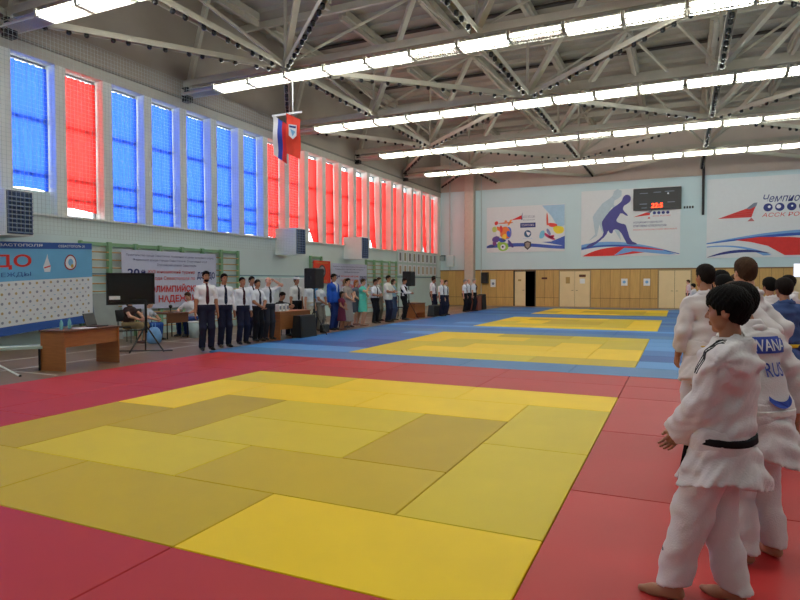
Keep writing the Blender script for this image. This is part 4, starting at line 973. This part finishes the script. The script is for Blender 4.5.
# officials' desk with a monitor speaker in front
desk('desk', 'wooden officials desk with white packages behind a black floor monitor', (-9.98,13.75), (-9.98,15.25), .62, .74, M_wood, None, .6)
def wedge(label, x, y, rz, w=.8, h=.62, m=None):
    t = thing('floor_monitor', label, 'speaker', (x,y,0), rz); obj('cabinet', MB().prism([(0,0),(.32,0),(.28,h),(.06,h)], lambda u,v,s: (u-.16,s,v), -w/2, w/2), m or M_black, t)
    obj('front_grille', MB().prism([(.325,.04),(.332,.04),(.294,h-.04),(.287,h-.04)], lambda u,v,s: (u-.16,s,v), -w/2+.03, w/2-.03), mat('speaker_grille',(30,30,32),.8,.2,60), t); obj('foot', MB().box(-.15,.15,-w/2+.02,-w/2+.06,-.0,.01), M_blackm, t)
wedge('black floor monitor speaker leaning before the officials desk', -9.72, 14.55, 0)
for k,(y_,lab) in enumerate(((14.05,'nearest'),(14.22,'middle'),(14.4,'farthest'))):
    t = thing('tissue_pack', 'white paper pack on the officials desk, %s of three' % lab, 'package', (-10.25,y_,.74), 0, 'packs on the officials desk')
    obj('pack', MB().cbox(-.07,.07,-.06,.06,0,.2,.012), M_white, t); obj('label_print', MB().box(.071,.072,-.04,.04,.05,.15), M_grey, t)
def pa(label, x, y, h0, w=.44, hh=.60, rz=0):
    t = thing('loudspeaker', label, 'speaker', (x,y,h0), rz, 'loudspeakers'); obj('cabinet', MB().cbox(-.2,.2,-w/2,w/2,0,hh,.02), M_black, t)
    obj('front_grille', MB().box(.2,.21,-w/2+.03,w/2-.03,.04,hh-.04), mat('speaker_grille',(30,30,32),.8,.2,60), t); obj('handle', MB().box(-.05,.05,-w/2-.012,-w/2,hh*.45,hh*.6), M_blackm, t)
    s = thing('speaker_stand', label.replace('loudspeaker','tripod stand').replace('raised','standing under the speaker'), 'stand', (x,y,FLOOR), rz, 'speaker stands')
    obj('pole', MB().tube([(0,0,.5),(0,0,h0-FLOOR)],.02,8), M_blackm, s)
    for a in (0,120,240): obj('leg', MB().tube([(0,0,.75),(.45*math.cos(R(a)),.45*math.sin(R(a)),.015)],.014,6), M_blackm, s)
    obj('collar', MB().lathe([(.035,.70),(.035,.80)],n=8), M_blackm, s)
pa('black loudspeaker raised beside the capped official', -9.9, 15.35, 1.37, .48, .60)
pa('black loudspeaker raised behind the man in a waistcoat', -10.65, 24.0, 1.36, .48, .64)
desk('desk', 'wooden desk beside the group of three distant referees', (-10.4,24.1), (-10.3,25.0), .6, .62, M_wood, M_woodd, .6)
wedge('dark floor monitor speaker beside the distant referees', -10.05, 25.45, 0, .85, .5, mat('monitor_grey',(52,58,62),.6))
for k in range(2):
    t = thing('office_chair', 'black tubular chair back rising behind the distant desk, %s' % ('left' if k == 0 else 'right'), 'chair', (-11.4,23.9+k*.9,FLOOR), -90)
    obj('seat', MB().cbox(-.2,.2,-.2,.2,.42,.46,.01), M_black, t); obj('back_hoop', MB().tube([(-.2,-.2,0.012),(-.2,-.2,.9),(-.15,-.2,.95),(.15,-.2,.95),(.2,-.2,.9),(.2,-.2,0.012)],.02,6), M_blackm, t)
    for sx in (-.18,.18): obj('leg', MB().tube([(sx,.18,0),(sx,.18,.42)],.015,6), M_blackm, t)
t = thing('bench', 'low wooden bench between the two far referee groups', 'bench', (-10.9,27.2,FLOOR), 0); obj('bench_top', MB().cbox(-.15,.15,0,1.4,.40,.45,.005), M_rung, t)
for y_ in (.1,1.3): obj('leg', MB().box(-.12,.12,y_-.02,y_+.02,0,.40), M_woodd, t)
t = thing('lectern', 'red brown box stand beside the farthest referees', 'lectern', (-10.0,31.2,FLOOR), 0); obj('body_box', MB().cbox(-.3,.3,-.35,.35,0,.82,.01), mat('redwood',(128,62,40),.5,.15,4), t); obj('top_panel', MB().cbox(-.33,.33,-.38,.38,.82,.86,.004), M_woodd, t)
t = thing('trophy', 'small dark trophy figure on the red brown stand', 'trophy', (-10.0,31.4,.82)); obj('base', MB().lathe([(.07,0),(.07,.06),(.02,.09)],n=8), M_black, t); obj('cup', MB().lathe([(.02,.09),(.03,.2),(.10,.34),(.12,.46),(.05,.58),(.01,.6)],n=10), mat('bronze',(110,80,50),.4,metal=.6), t, True)
wedge('black speaker box standing right of the red brown stand', -9.95, 32.4, 0, .7, .85)
t = thing('loudspeaker', 'black loudspeaker on the timber panels of the end wall', 'speaker', (-11.62,FY-.35,1.42)); obj('cabinet', MB().cbox(-.22,.22,0,.3,0,.72,.02), M_black, t); obj('front_grille', MB().box(-.19,.19,-.01,0,.04,.68), mat('speaker_grille',(30,30,32),.8,.2,60), t)
t = thing('carrier_bag', 'pale blue plastic bag on the floor by the seated woman', 'bag', (-12.55,11.75,FLOOR)); obj('sack', MB().lathe([(.14,0),(.19,.05),(.20,.2),(.14,.36),(.08,.42)],n=12), mat('bag_blue',(110,160,214),.35,.15,5), t, True); obj('handle', MB().tube([(-.05,0,.40),(-.06,0,.52),(.06,0,.52),(.05,0,.40)],.008,6), mat('bag_blue',(110,160,214)), t)
t = thing('handbag', 'black handbag on the floor by the lady in white', 'bag', (-9.98,16.05,0)); obj('bag_body', MB().cbox(-.09,.09,-.17,.17,0,.26,.03), M_black, t); obj('handle', MB().tube([(0,-.09,.25),(0,-.08,.40),(0,.08,.40),(0,.09,.25)],.009,6), M_black, t)
t = thing('wall_board', 'grey board leaning under the wall bars left of the television', 'board', (-14.3,11.45,FLOOR)); obj('panel', MB().beam((0,.42,0),(-.28,.42,1.3),.84,.03,(1,0,0)), mat('board_grey',(150,158,156),.6,.08,3), t); obj('edge_strip', MB().beam((.02,0,.02),(-.26,0,1.3),.02,.04,(1,0,0)), M_grey, t)

# ------------------------------------------------------------------ the officials and guests along the left side
W_ = (224,226,232); NV = (30,32,52); BK = (24,24,30)
GR = 'referees lined up in white shirts and ties'
def ref(label, x, y, rz, h, sleeve=.85, tie=(40,30,50), arms='sides', hair=('short','dark'), skin='fair', col=NV, vox=.02, armR=None, **kw):
    fig = Fig(arms, armR, build=kw.pop('build', 1.0), headturn=kw.pop('ht', 0), nod=kw.pop('nod', 0), stance=kw.pop('stance', .10))
    return dress_person(label, (x,y,0), rz, h, fig, dict(col=W_, sleeve=sleeve, tie=tie), dict(col=col), hair, skin, vox, group=kw.pop('group', GR), **kw)
ref('bearded referee in short sleeved white shirt and dark red tie, nearest of the line', -9.9, 10.8, -122, 1.82, .85, (70,30,40), 'sides', ('short','black'), 'tan', beard=True, vox=.015)
ref('referee in long sleeved white shirt with dark tie, second in line', -9.98, 11.5, -118, 1.77, 1.9, (36,40,60), 'sides', ('short','dark'), 'tan', vox=.016)
ref('woman referee with dark tied hair and long white sleeves, third in line', -10.05, 12.25, -112, 1.69, 1.9, (60,34,44), 'sides', ('bun','black'), 'tan', vox=.016, build=.9)
ref('referee in short white sleeves and black trousers holding hands in front', -10.15, 12.98, -100, 1.63, .85, (44,40,52), 'front', ('short','black'), 'tan', BK, ht=-10, build=1.02)
ref('dark haired referee standing half hidden behind the bald one', -10.95, 13.75, -105, 1.72, .85, (40,40,50), 'sides', ('short','dark'), 'tan')
ref('bald referee with one arm raised to his head, grey trousers', -10.15, 13.45, -110, 1.70, .85, (44,34,44), 'salute', ('bald','grey'), 'pink', (44,44,52), armR='sides')
dress_person('official in white cap and white shirt standing behind the desk', (-11.02,16.05,FLOOR), -105, 1.76, Fig('sides'), dict(col=(220,222,220), sleeve=.85, tie=(30,30,34)), dict(col=BK), ('short','dark'), 'tan', cap_=(226,226,226))
chair('black chair of the man writing at the officials desk', -10.98, 15.12, -90)
dress_person('man in black T-shirt seated writing at the officials desk', (-11.0,15.12,FLOOR), -90, 1.74, Fig('desk', seated=True, nod=-18, lean=8), dict(col=(26,24,28), sleeve=.8, collar=False), dict(col=(40,44,60)), ('short','dark'), 'tan')
dress_person('woman in white top and pale trousers half hidden by the loudspeaker', (-10.55,16.1,0), -100, 1.62, Fig('sides', build=.88), dict(col=(214,220,224), sleeve=.7, collar=False, hem=True, zb=.88), dict(col=(196,190,170)), ('long','brown'), 'fair', shoes=(170,160,150))
dress_person('lady in white blouse with hands joined, beside the man in blue suit', (-10.42,16.5,0), -95, 1.58, Fig('front', build=.9), dict(col=(222,226,230), sleeve=.7, collar=False, hem=True, zb=.9), dict(col=(120,116,110)), ('short','black'), 'tan', shoes=(60,50,46))
dress_person('bald man in light blue top standing behind the line', (-10.95,17.0,0), -100, 1.72, Fig('sides'), dict(col=(84,150,196), sleeve=1.8, collar=False), dict(col=(60,70,90)), ('bald','fair'), 'pink')
dress_person('tall man in bright blue suit jacket over a white shirt', (-10.2,16.95,0), -98, 1.82, Fig('sides', build=1.05), dict(col=(34,76,168), sleeve=1.9, g=.022, hem=True, zb=.86, open_front=(220,224,230), name='jacket'), dict(col=(28,44,96)), ('short','black'), 'tan')
dress_person('small child in dark red patterned dress in front of the guests', (-9.98,17.1,0), -95, 1.24, Fig('front', childish=1, build=.85), dict(col=(104,36,52), sleeve=.5, collar=False), dict(col=(96,40,60), skirt=.42, flare=.05), ('long','dark'), 'tan', shoes=(90,60,60))
dress_person('boy in royal blue shirt and dark trousers beside the small child', (-10.2,17.45,0), -95, 1.22, Fig('sides', childish=1, build=.85), dict(col=(40,60,140), sleeve=.7, collar=False, hem=True, zb=.9), dict(col=(40,44,70)), ('short','dark'), 'tan', shoes=(60,60,70))
dress_person('woman in long patterned grey dress, hands joined', (-10.3,18.05,0), -98, 1.68, Fig('front', build=.95), dict(col=(150,140,134), sleeve=.6, collar=False), dict(col=(156,146,142), skirt=.22, flare=.05), ('short','black'), 'fair', shoes=(70,60,60))
dress_person('woman in pale lace dress standing behind the patterned one', (-10.7,18.6,0), -98, 1.66, Fig('sides', build=.92), dict(col=(196,192,190), sleeve=.9, collar=False), dict(col=(200,196,196), skirt=.25, flare=.04), ('long','fair'), 'fair', shoes=(120,100,90))
dress_person('woman in slate grey knee length dress with arms at sides', (-10.55,19.1,0), -95, 1.62, Fig('front', build=.95), dict(col=(84,92,106), sleeve=.3, collar=False), dict(col=(84,92,106), skirt=.50, flare=.02), ('long','ginger'), 'fair', shoes=(130,100,84))
dress_person('lady in mint green dress speaking into a microphone', (-10.2,18.95,0), -85, 1.66, Fig('sides','mic', build=1.0, ht_=0) if False else Fig('belly','mic', build=1.0), dict(col=(96,200,180), sleeve=.5, collar=False), dict(col=(92,196,176), skirt=.52, flare=.02), ('short','brown'), 'fair', shoes=(150,120,100))
t = thing('microphone', 'black microphone held by the lady in mint green', 'microphone', (-9.94,18.95,1.37), -85); obj('handle', MB().tube([(0,0,-.08),(0,-.03,.06)],[.012,.016],8), M_black, t); obj('mesh_head', MB().lathe([(.015,.055),(.026,.075),(.026,.10),(.012,.12)],(0,-.03,0),8), mat('mic_mesh',(120,120,124),.5,metal=.6), t)
ref('man in white shirt with dark tie and black trousers, hands on belly, beside mint dress', -10.45, 20.4, -100, 1.66, .85, (50,40,50), 'belly', ('short','dark'), 'tan', BK, group='guests')
dress_person('man in grey shirt standing half hidden behind the white shirts', (-10.85,21.5,0), -95, 1.72, Fig('sides'), dict(col=(150,150,146), sleeve=.8), dict(col=(110,104,92)), ('short','brown'), 'fair')
dress_person('heavy man in loose cream shirt and navy trousers holding a folder', (-10.25,21.1,0), -92, 1.80, Fig('hold', build=1.15), dict(col=(222,222,212), sleeve=.85, hem=True, zb=.84), dict(col=(34,38,62)), ('short','dark'), 'tan')
tag(obj('folder', MB().cbox(-9.95,-9.70,20.98,21.22,1.14,1.165,.004), M_white), 'white folder held by the heavy man in cream shirt', 'folder')
dress_person('person in pale blue top and jeans behind the heavy man', (-10.5,22.1,0), -95, 1.66, Fig('sides', build=.92), dict(col=(140,170,186), sleeve=.8, collar=False), dict(col=(60,74,100)), ('long','brown'), 'fair')
dress_person('man in dark waistcoat over white shirt reading a sheet', (-10.2,22.5,0), -80, 1.70, Fig('hold', build=1.0, nod=-12), dict(col=(220,220,224), sleeve=1.85, vest=(26,26,34)), dict(col=BK), ('short','dark'), 'tan')
tag(obj('paper_sheet', MB().beam((-9.9,22.46,1.16),(-9.66,22.5,1.30),.24,.004), M_white), 'white sheet held by the man in waistcoat', 'paper')
G2 = 'group of distant referees by the desk'; G3 = 'farthest group of referees'
ref('referee in short white sleeves, left of the middle distance group', -10.2, 25.75, -95, 1.73, .85, (36,38,60), 'sides', ('short','dark'), 'tan', group=G2)
ref('bald referee in white shirt, middle of the middle distance group', -9.75, 25.6, -100, 1.66, .85, (36,38,60), 'sides', ('bald','grey'), 'pink', group=G2)
ref('referee in white shirt with brown hair, right of the middle distance group', -9.85, 26.4, -100, 1.62, .85, (36,38,60), 'sides', ('short','brown'), 'fair', group=G2)
ref('tall dark haired referee behind the middle distance group', -10.7, 27.0, -100, 1.82, .85, (36,38,60), 'sides', ('short','dark'), 'tan', group=G2)
ref('grey haired referee, left of the farthest referee group', -10.0, 29.6, -95, 1.66, .85, (36,38,60), 'sides', ('short','grey'), 'pink', BK, group=G3)
ref('balding referee, middle of the farthest referee group', -10.0, 30.2, -95, 1.68, .85, (36,38,60), 'sides', ('bald','grey'), 'pink', BK, group=G3)
ref('grey haired referee, right of the farthest referee group', -9.8, 30.5, -95, 1.70, .85, (36,38,60), 'sides', ('short','grey'), 'pink', BK, group=G3)
chair('black chair under the man in white T-shirt by the small table', -13.38, 13.98, 185)
dress_person('man in white T-shirt and blue jeans seated looking down by the small table', (-13.38,13.98,FLOOR), 185, 1.76, Fig('lap', seated=True, nod=-22, lean=12), dict(col=(226,226,228), sleeve=.8, collar=False), dict(col=(40,62,120)), ('short','brown'), 'fair', shoes=(40,44,56))
chair('black chair under the seated woman in khaki skirt', -13.3, 11.6, -75)
dress_person('seated woman in dark top and khaki skirt looking at a phone', (-13.3,11.6,FLOOR), -75, 1.66, Fig('lap', seated=True, nod=-20, lean=6), dict(col=(52,38,38), sleeve=.5, collar=False), dict(col=(134,118,88), zb=.36, g=.03), ('long','dark'), 'fair', shoes=(90,80,80))
chair('black chair under the child in jeans beside the seated woman', -13.4, 12.27, -70)
dress_person('child in blue jeans seated sideways next to the seated woman', (-13.4,12.27,FLOOR), -70, 1.5, Fig('lap', seated=True, nod=-10, lean=10, childish=.8), dict(col=(196,204,214), sleeve=.8, collar=False), dict(col=(50,84,160)), ('short','brown'), 'fair')
dress_person('far referee in pink shirt with red tie standing by the double door', (.42,35.2,0), 80, 1.62, Fig('sides'), dict(col=(222,196,200), sleeve=.85, tie=(180,30,50)), dict(col=BK), ('short','brown'), 'pink')
# ------------------------------------------------------------------ judo boys on the right
GI = (214,208,208)
def drape(sdf, pts, side, y0, y1, n=80):
    """y on the cloth surface for each (x,z), marching from y0 towards y1"""
    P2 = np.array(pts, np.float32); ys = np.linspace(y0, y1, n).astype(np.float32); out = np.full(len(P2), y1, np.float32); done = np.zeros(len(P2), bool)
    for y in ys:
        d = sdf(np.stack([P2[:,0], np.full(len(P2), y, np.float32), P2[:,1]], 1)); hit = (d < 0) & ~done; out[hit] = y; done |= hit
    return out
def judoka(label, x, y, rz, h, fig, belt, col=GI, hair=('short','black'), skin='brown', vox=.018, big=False, zb=.60, group='judo boys lined up', stripes=False, backpatch=None, fill=True, pants=None, loose=.014, cuff=1.72):
    t, F = dress_person(label, (x,y,0), rz, h, fig, None, None, hair, skin, vox if not big else .011, group=group, bare=True, big=big)
    m = cloth('gi_%d_%d_%d' % col, col, .04, .5); m2 = cloth('gi_%d_%d_%d' % (pants or col), pants or col, .04, .5)
    W = F.pel + A3(0,0,-.005); g = loose
    def body(P):
        d = union(P, F.torso(g) + [(F.neck0-A3(0,0,.06), F.neck0+A3(0,-.01,.02), .085, .080)], .04)
        # flared skirt of the jacket below the belt
        u = np.clip((W[2]-P[:,2])/(W[2]-zb), 0, 1.2); an = np.arctan2(P[:,1]-W[1], P[:,0])
        rx = .185+.075*u; ry = .150+.075*u
        s = (np.sqrt((P[:,0]/rx)**2 + ((P[:,1]-W[1])/ry)**2) - 1)*.15 + .010*np.sin(an*7+1.3)*u
        s = np.maximum(s, P[:,2]-W[2]-.02); return smin(d, s, .03)
    def sleeves(P):
        d = None
        for i in (0,1):
            cs = F.arm(i, loose+.004, cuff, loose+.016)
            if fill: cs = cs + [(F.sh[i]*.55+F.elb[i]*.45, F.elb[i]*.45+F.wri[i]*.55, .04+loose*.6, .042+loose*.6)]
            e = union(P, cs, .03); dv = F.wri[i]-F.elb[i]; dv = dv/np.linalg.norm(dv); c = F.elb[i]+(F.wri[i]-F.elb[i])*(cuff-.94)
            e = np.maximum(e, np.where(np.sqrt(((P-c)**2).sum(1)) < .18, (P-c)@dv, -1)); d = e if d is None else np.minimum(d, e)
        return d
    def wr(P, k=1.):                                  # soft folds
        return k*(.0045*np.sin(P[:,2]*52 + 14*P[:,0] + 10*np.sin(P[:,1]*9))*np.sin(P[:,1]*26+P[:,0]*17) + .004*np.sin((P[:,2]*1.2+P[:,1])*34+2*np.sin(P[:,0]*11)) + .002*np.sin((P[:,2]-P[:,0]*1.4+P[:,1]*.7)*88))
    def arms_folds(P):
        o = 0
        for i in (0,1):
            v = P - F.sh[i]; r = np.sqrt((v*v).sum(1)); o = o + (.008 if big else .004)*np.sin(np.arctan2(v[:,2], v[:,1])*8 + r*14 + i)*np.exp(-((r-.2)/.12)**2)
            e = P - F.elb[i]; r = np.sqrt((e*e).sum(1)); o = o + (.005 if big else .003)*np.sin(r*75)*np.exp(-(r/.13)**2)
        return o
    def J(P):
        pinch = .018*np.exp(-((P[:,2]-W[2])/.045)**2)
        d = smin(body(P)+pinch, sleeves(P), .02) + wr(P)
        # hem with an open side slit, neck opening
        hem = zb + .03*np.sin(np.arctan2(P[:,1]-W[1], P[:,0])*3+.6)
        d = np.maximum(d, np.where(np.abs(P[:,0]) < .32, hem - P[:,2], -1) if False else hem - P[:,2])
        nk = np.sqrt(P[:,0]**2 + (P[:,1]-F.neck0[1]-.02)**2) - .07
        return np.maximum(d, -np.maximum(nk, F.neck0[2]-.03-P[:,2]))
    pts = [F.pel, F.neck0, F.head] + F.sh + F.elb + F.wri
    lo, hi = F.bounds(pts, .24); lo[2] = zb-.06; hi[2] = float(F.neck0[2])+.1
    # sleeves that hang below the hem must not be cut: hem cut applies to the body only
    def J2(P):
        pinch = .018*np.exp(-((P[:,2]-W[2])/.045)**2)
        hem = zb + .035*np.sin(np.arctan2(P[:,1]-W[1], P[:,0])*2+.9)
        b = np.maximum(body(P)+pinch, hem-P[:,2])
        dm = np.where((P[:,1] < F.pel[1]-.02) & (P[:,2] > 1.0) & (np.abs(P[:,0]) < .16), .12, 1.) if backpatch else 1.
        d = smin(b, sleeves(P), .02) + dm*(wr(P) + arms_folds(P))
        nk = np.sqrt(P[:,0]**2 + (P[:,1]-F.neck0[1]-.015)**2) - .068
        return np.maximum(d, -np.maximum(nk, float(F.neck0[2])-.05-P[:,2]))
    np_mesh('jacket', [surfnet(J2, lo, hi, vox)], m, t)
    # lapel and collar band
    nz = float(F.neck0[2]); ch = [A3(0,F.neck0[1]-.085,nz+.03), A3(.075,F.neck0[1]-.04,nz+.025), A3(.088,F.neck0[1]+.03,nz-.01), A3(.05,F.neck0[1]+.12,nz-.11), A3(-.05,W[1]+.16,float(W[2])+.02)]
    ch2 = [q*A3(-1,1,1) for q in ch[:4]] + [A3(.04,W[1]+.16,float(W[2])+.02)]
    def lap(P):
        d = None
        for c in (ch, ch2):
            for a, b in zip(c[:-1], c[1:]): e = cap(P, a, b, .026, .026); d = e if d is None else np.minimum(d, e)
        s = body(P)
        return np.maximum(d, np.where(P[:,2] > nz-.04, d, np.abs(s-.006)-.012))
    np_mesh('lapel', [surfnet(lap, A3(-.2,-.2,float(W[2])), A3(.2,.3,nz+.08), min(vox,.011))], m, t)
    # belt with knot and two ends
    mb_ = cloth('belt_%d_%d_%d' % belt, belt, .05, .3); zc = float(W[2])
    np_mesh('belt', [surfnet(lambda P: np.maximum(np.maximum(body(P)+.018*np.exp(-((P[:,2]-zc)/.045)**2)-.017, -(body(P)+.025)), np.abs(P[:,2]-zc-.02*P[:,1])-.022), A3(-.3,W[1]-.3,zc-.06), A3(.3,W[1]+.35,zc+.06), min(vox,.011))], mb_, t)
    yk = float(drape(body, [(0,zc)], 1, W[1]+.4, W[1])[0])
    kn = MB().cbox(-.035,.035,yk-.01,yk+.03,zc-.03,zc+.03,.012)
    obj('belt_knot', kn, mb_, t); 
    for sx, ln in ((-1,.30),(1,.26)): obj('belt_end', MB().beam((sx*.025,yk+.012,zc-.01),(sx*.085,yk+.045,zc-ln),.040,.010,(0,1,0)), mb_, t)
    # wide trousers
    bc = [F.leg(i, .030, .048) for i in (0,1)]
    lo, hi = F.bounds([F.pel] + F.knee + F.ank, .22); lo[2] = .06; hi[2] = float(F.pel[2])+.1
    def T(P):
        d = smin(smin(union(P, bc[0], .04), union(P, bc[1], .04), .01), union(P, [(F.pel-A3(.07,0,0), F.pel+A3(.07,0,0), .145, .145)], .03), .04) + wr(P, .55) + .006*np.sin(P[:,2]*23+P[:,1]*19+3*P[:,0])
        return np.maximum(np.maximum(d, .088 + .02*np.sin(P[:,1]*12) - P[:,2]), P[:,2]-float(F.pel[2])-.06)
    np_mesh('trousers', [surfnet(T, lo, hi, vox)], m2, t)
    mk = mat('gi_mark_black', (24,24,28), .6); mw = mat('gi_mark_white', (220,220,224), .6); mbl = mat('gi_patch_blue', (36,62,158), .6)
    if stripes:
        for k in range(3):
            xk = -.118 - .026*k
            np_mesh('shoulder_stripe', [surfnet(lambda P: np.maximum(np.maximum(np.abs(J2(P)+.002)-.006, np.abs(P[:,0]-xk+.35*(P[:,1]-.02))-.0062), np.maximum(np.maximum(P[:,1]-.115, -.03-P[:,1]), 1.30-P[:,2])), A3(-.30,-.08,1.26), A3(-.05,.16,1.5), .0048)], mk, t)
        for (dx,dz,r_) in ((-.013,0,.005),(0,.004,.006),(.013,.008,.007)):
            for (cx, cz, S, y0, y1) in ((-.15,1.22,J2,.4,0.),(-.14,.30,T,.45,0.)):
                q = [(cx+dx-r_,cz-.012),(cx+dx+r_,cz-.012),(cx+dx+r_,cz+dz),(cx+dx-r_,cz+dz)]; ys = drape(S, q, 1, y0, y1)
                obj('maker_mark', MB().add([(u, yy+.004, v) for (u,v), yy in zip(q, ys)], [(0,1,2,3)]), mk, t)
    if backpatch:
        zc_ = 1.36
        def panel(name, pts, mm, off):
            ys = drape(body, pts, -1, -.4, 0., 200); return obj(name, MB().add([(u, yy-off, v) for (u,v), yy in zip(pts, ys)], [tuple(range(len(pts)))]), mm, t)
        nx, nzz = 24, 8; pts = [(-.135+.27*i/nx, zc_-.05+.10*j/nzz) for j in range(nzz+1) for i in range(nx+1)]; ys = drape(body, pts, -1, -.4, 0., 200)
        obj('name_patch', MB().add([(u, yy-.010, v) for (u,v), yy in zip(pts, ys)], [(j*(nx+1)+i, j*(nx+1)+i+1, (j+1)*(nx+1)+i+1, (j+1)*(nx+1)+i) for j in range(nzz) for i in range(nx) if max(ys[j*(nx+1)+i], ys[j*(nx+1)+i+1]) < -.02]), mbl, t, True)
        def txt(s, u0, w, v0, hh, mm, off):
            tm = text_mb(s, w, hh, lambda u,v,q: (u0+u, 0, v0+v), 0, .01); ys = drape(body, [(p[0],p[2]) for p in tm.v], -1, -.4, 0., 200); tm.v = [(p[0], yy-off, p[2]) for p, yy in zip(tm.v, ys)]
            link('lettering', tm.mesh('lettering'), mm, t)
        txt(backpatch, -.122, .244, zc_-.035, .07, mw, .0155)
        txt('RUS', -.07, .14, 1.17, .085, mbl, .011)
        arc = circle(0,1.06,.10,.075,14,200,340) + list(reversed(circle(0,1.08,.09,.055,14,200,340))); panel('back_emblem', arc, mbl, .012)
    return t, F
CH = dict(childish=.7)
# nearest boy: side on, hands joined at his belt
judoka('nearest judo boy in white with black belt and three shoulder stripes, seen side on', .20, 3.30, 76, 1.545,
       Fig(((.04,.225,.93),(.9,-.6,-.2)), stride=.14, stance=.09, lean=-3, headturn=-2, nod=-4, foot=.09, build=.93, **CH), (22,22,26), hair=('fringe','black'), skin='tan', vox=.0105, big=True, zb=.70, stripes=True, loose=.036, cuff=1.9)
judoka('judo boy in white with blue name patch on his back, behind the nearest boy', .425, 3.95, 45, 1.58,
       Fig(((.27,-.02,.86),(.9,-.6,0)), stance=.12, lean=13, headturn=12, build=.95, **CH), (222,218,214), hair=('fringe','black'), skin='tan', vox=.013, big=True, zb=.66, backpatch='IVANA', loose=.026)
judoka('brown haired judo boy mostly hidden between the two nearest boys', .36, 4.72, 60, 1.56, Fig('front', build=.92, **CH), (222,218,214), hair=('fringe','brown'), skin='tan')
judoka('tall judo youth in white with yellow belt at the left of the line', .234, 6.6, 25, 1.74, Fig(((.24,.06,.86),(.6,-1,0)), headturn=10), (206,160,40), hair=('short','dark'), skin='tan')
judoka('tallest fair brown haired judo youth in white, hands behind his back', .51, 5.72, 66, 1.77, Fig(((.04,-.17,.95),(.3,-1,0)), build=.84, headturn=-42), (222,218,214), hair=('short','brown'), skin='fair', vox=.016)
judoka('judo boy in blue suit with yellow belt, back turned', 1.06, 7.9, 25, 1.60, Fig('front', stance=.16, **CH), (206,176,50), col=(58,78,124), hair=('fringe','dark'), skin='tan', pants=(38,46,80))
judoka('dark haired judo boy behind the tall youth with yellow belt, left one', .44, 7.8, 50, 1.70, Fig('front', build=.95), (222,218,214), hair=('short','black'), skin='tan')
judoka('dark haired judo boy between the two tall youths', .43, 7.2, 45, 1.64, Fig('front', build=.95), (222,218,214), hair=('fringe','black'), skin='tan')
judoka('brown haired youth turned towards the viewer behind the line', .66, 8.6, 130, 1.66, Fig('sides', build=.95), (222,218,214), hair=('short','brown'), skin='fair')
judoka('dark haired judo boy right of the tallest youth', 1.09, 9.35, 30, 1.62, Fig('front', build=.95), (222,218,214), hair=('fringe','black'), skin='tan')
judoka('judo boy in white at the right frame edge', 1.62, 8.75, 30, 1.52, Fig('front', build=.95), (222,218,214), hair=('short','fair'), skin='fair', backpatch='SEV')
judoka('dark haired judo youth facing left beyond the blue suited boy', 1.5, 10.7, 85, 1.66, Fig('front', build=.95), (222,218,214), hair=('short','dark'), skin='fair')
judoka('small judo boy in white far down the line near the pink shirted referee', .52, 27.7, 70, 1.45, Fig('front', **CH), (222,218,214), hair=('fringe','dark'), skin='fair', vox=.025)
judoka('judo boy in white midway down the line', .62, 22.3, 60, 1.5, Fig('front', **CH), (120,90,60), hair=('fringe','black'), skin='fair', vox=.025)
judoka('judo youth in white far along the line with orange belt', .62, 15.5, 60, 1.56, Fig('front', **CH), (210,110,40), hair=('fringe','black'), skin='tan', vox=.02)
t = thing('lit_sign', 'bright white lit panel by the right hand door of the end wall', 'sign', (5.55,FY-.06,1.75)); obj('case', MB().box(0,.9,-.04,0,0,.75), M_white, t); obj('lit_face', MB().box(.03,.87,-.05,-.04,.03,.72), emit_mat('lit_white',(235,240,255),2.0), t)
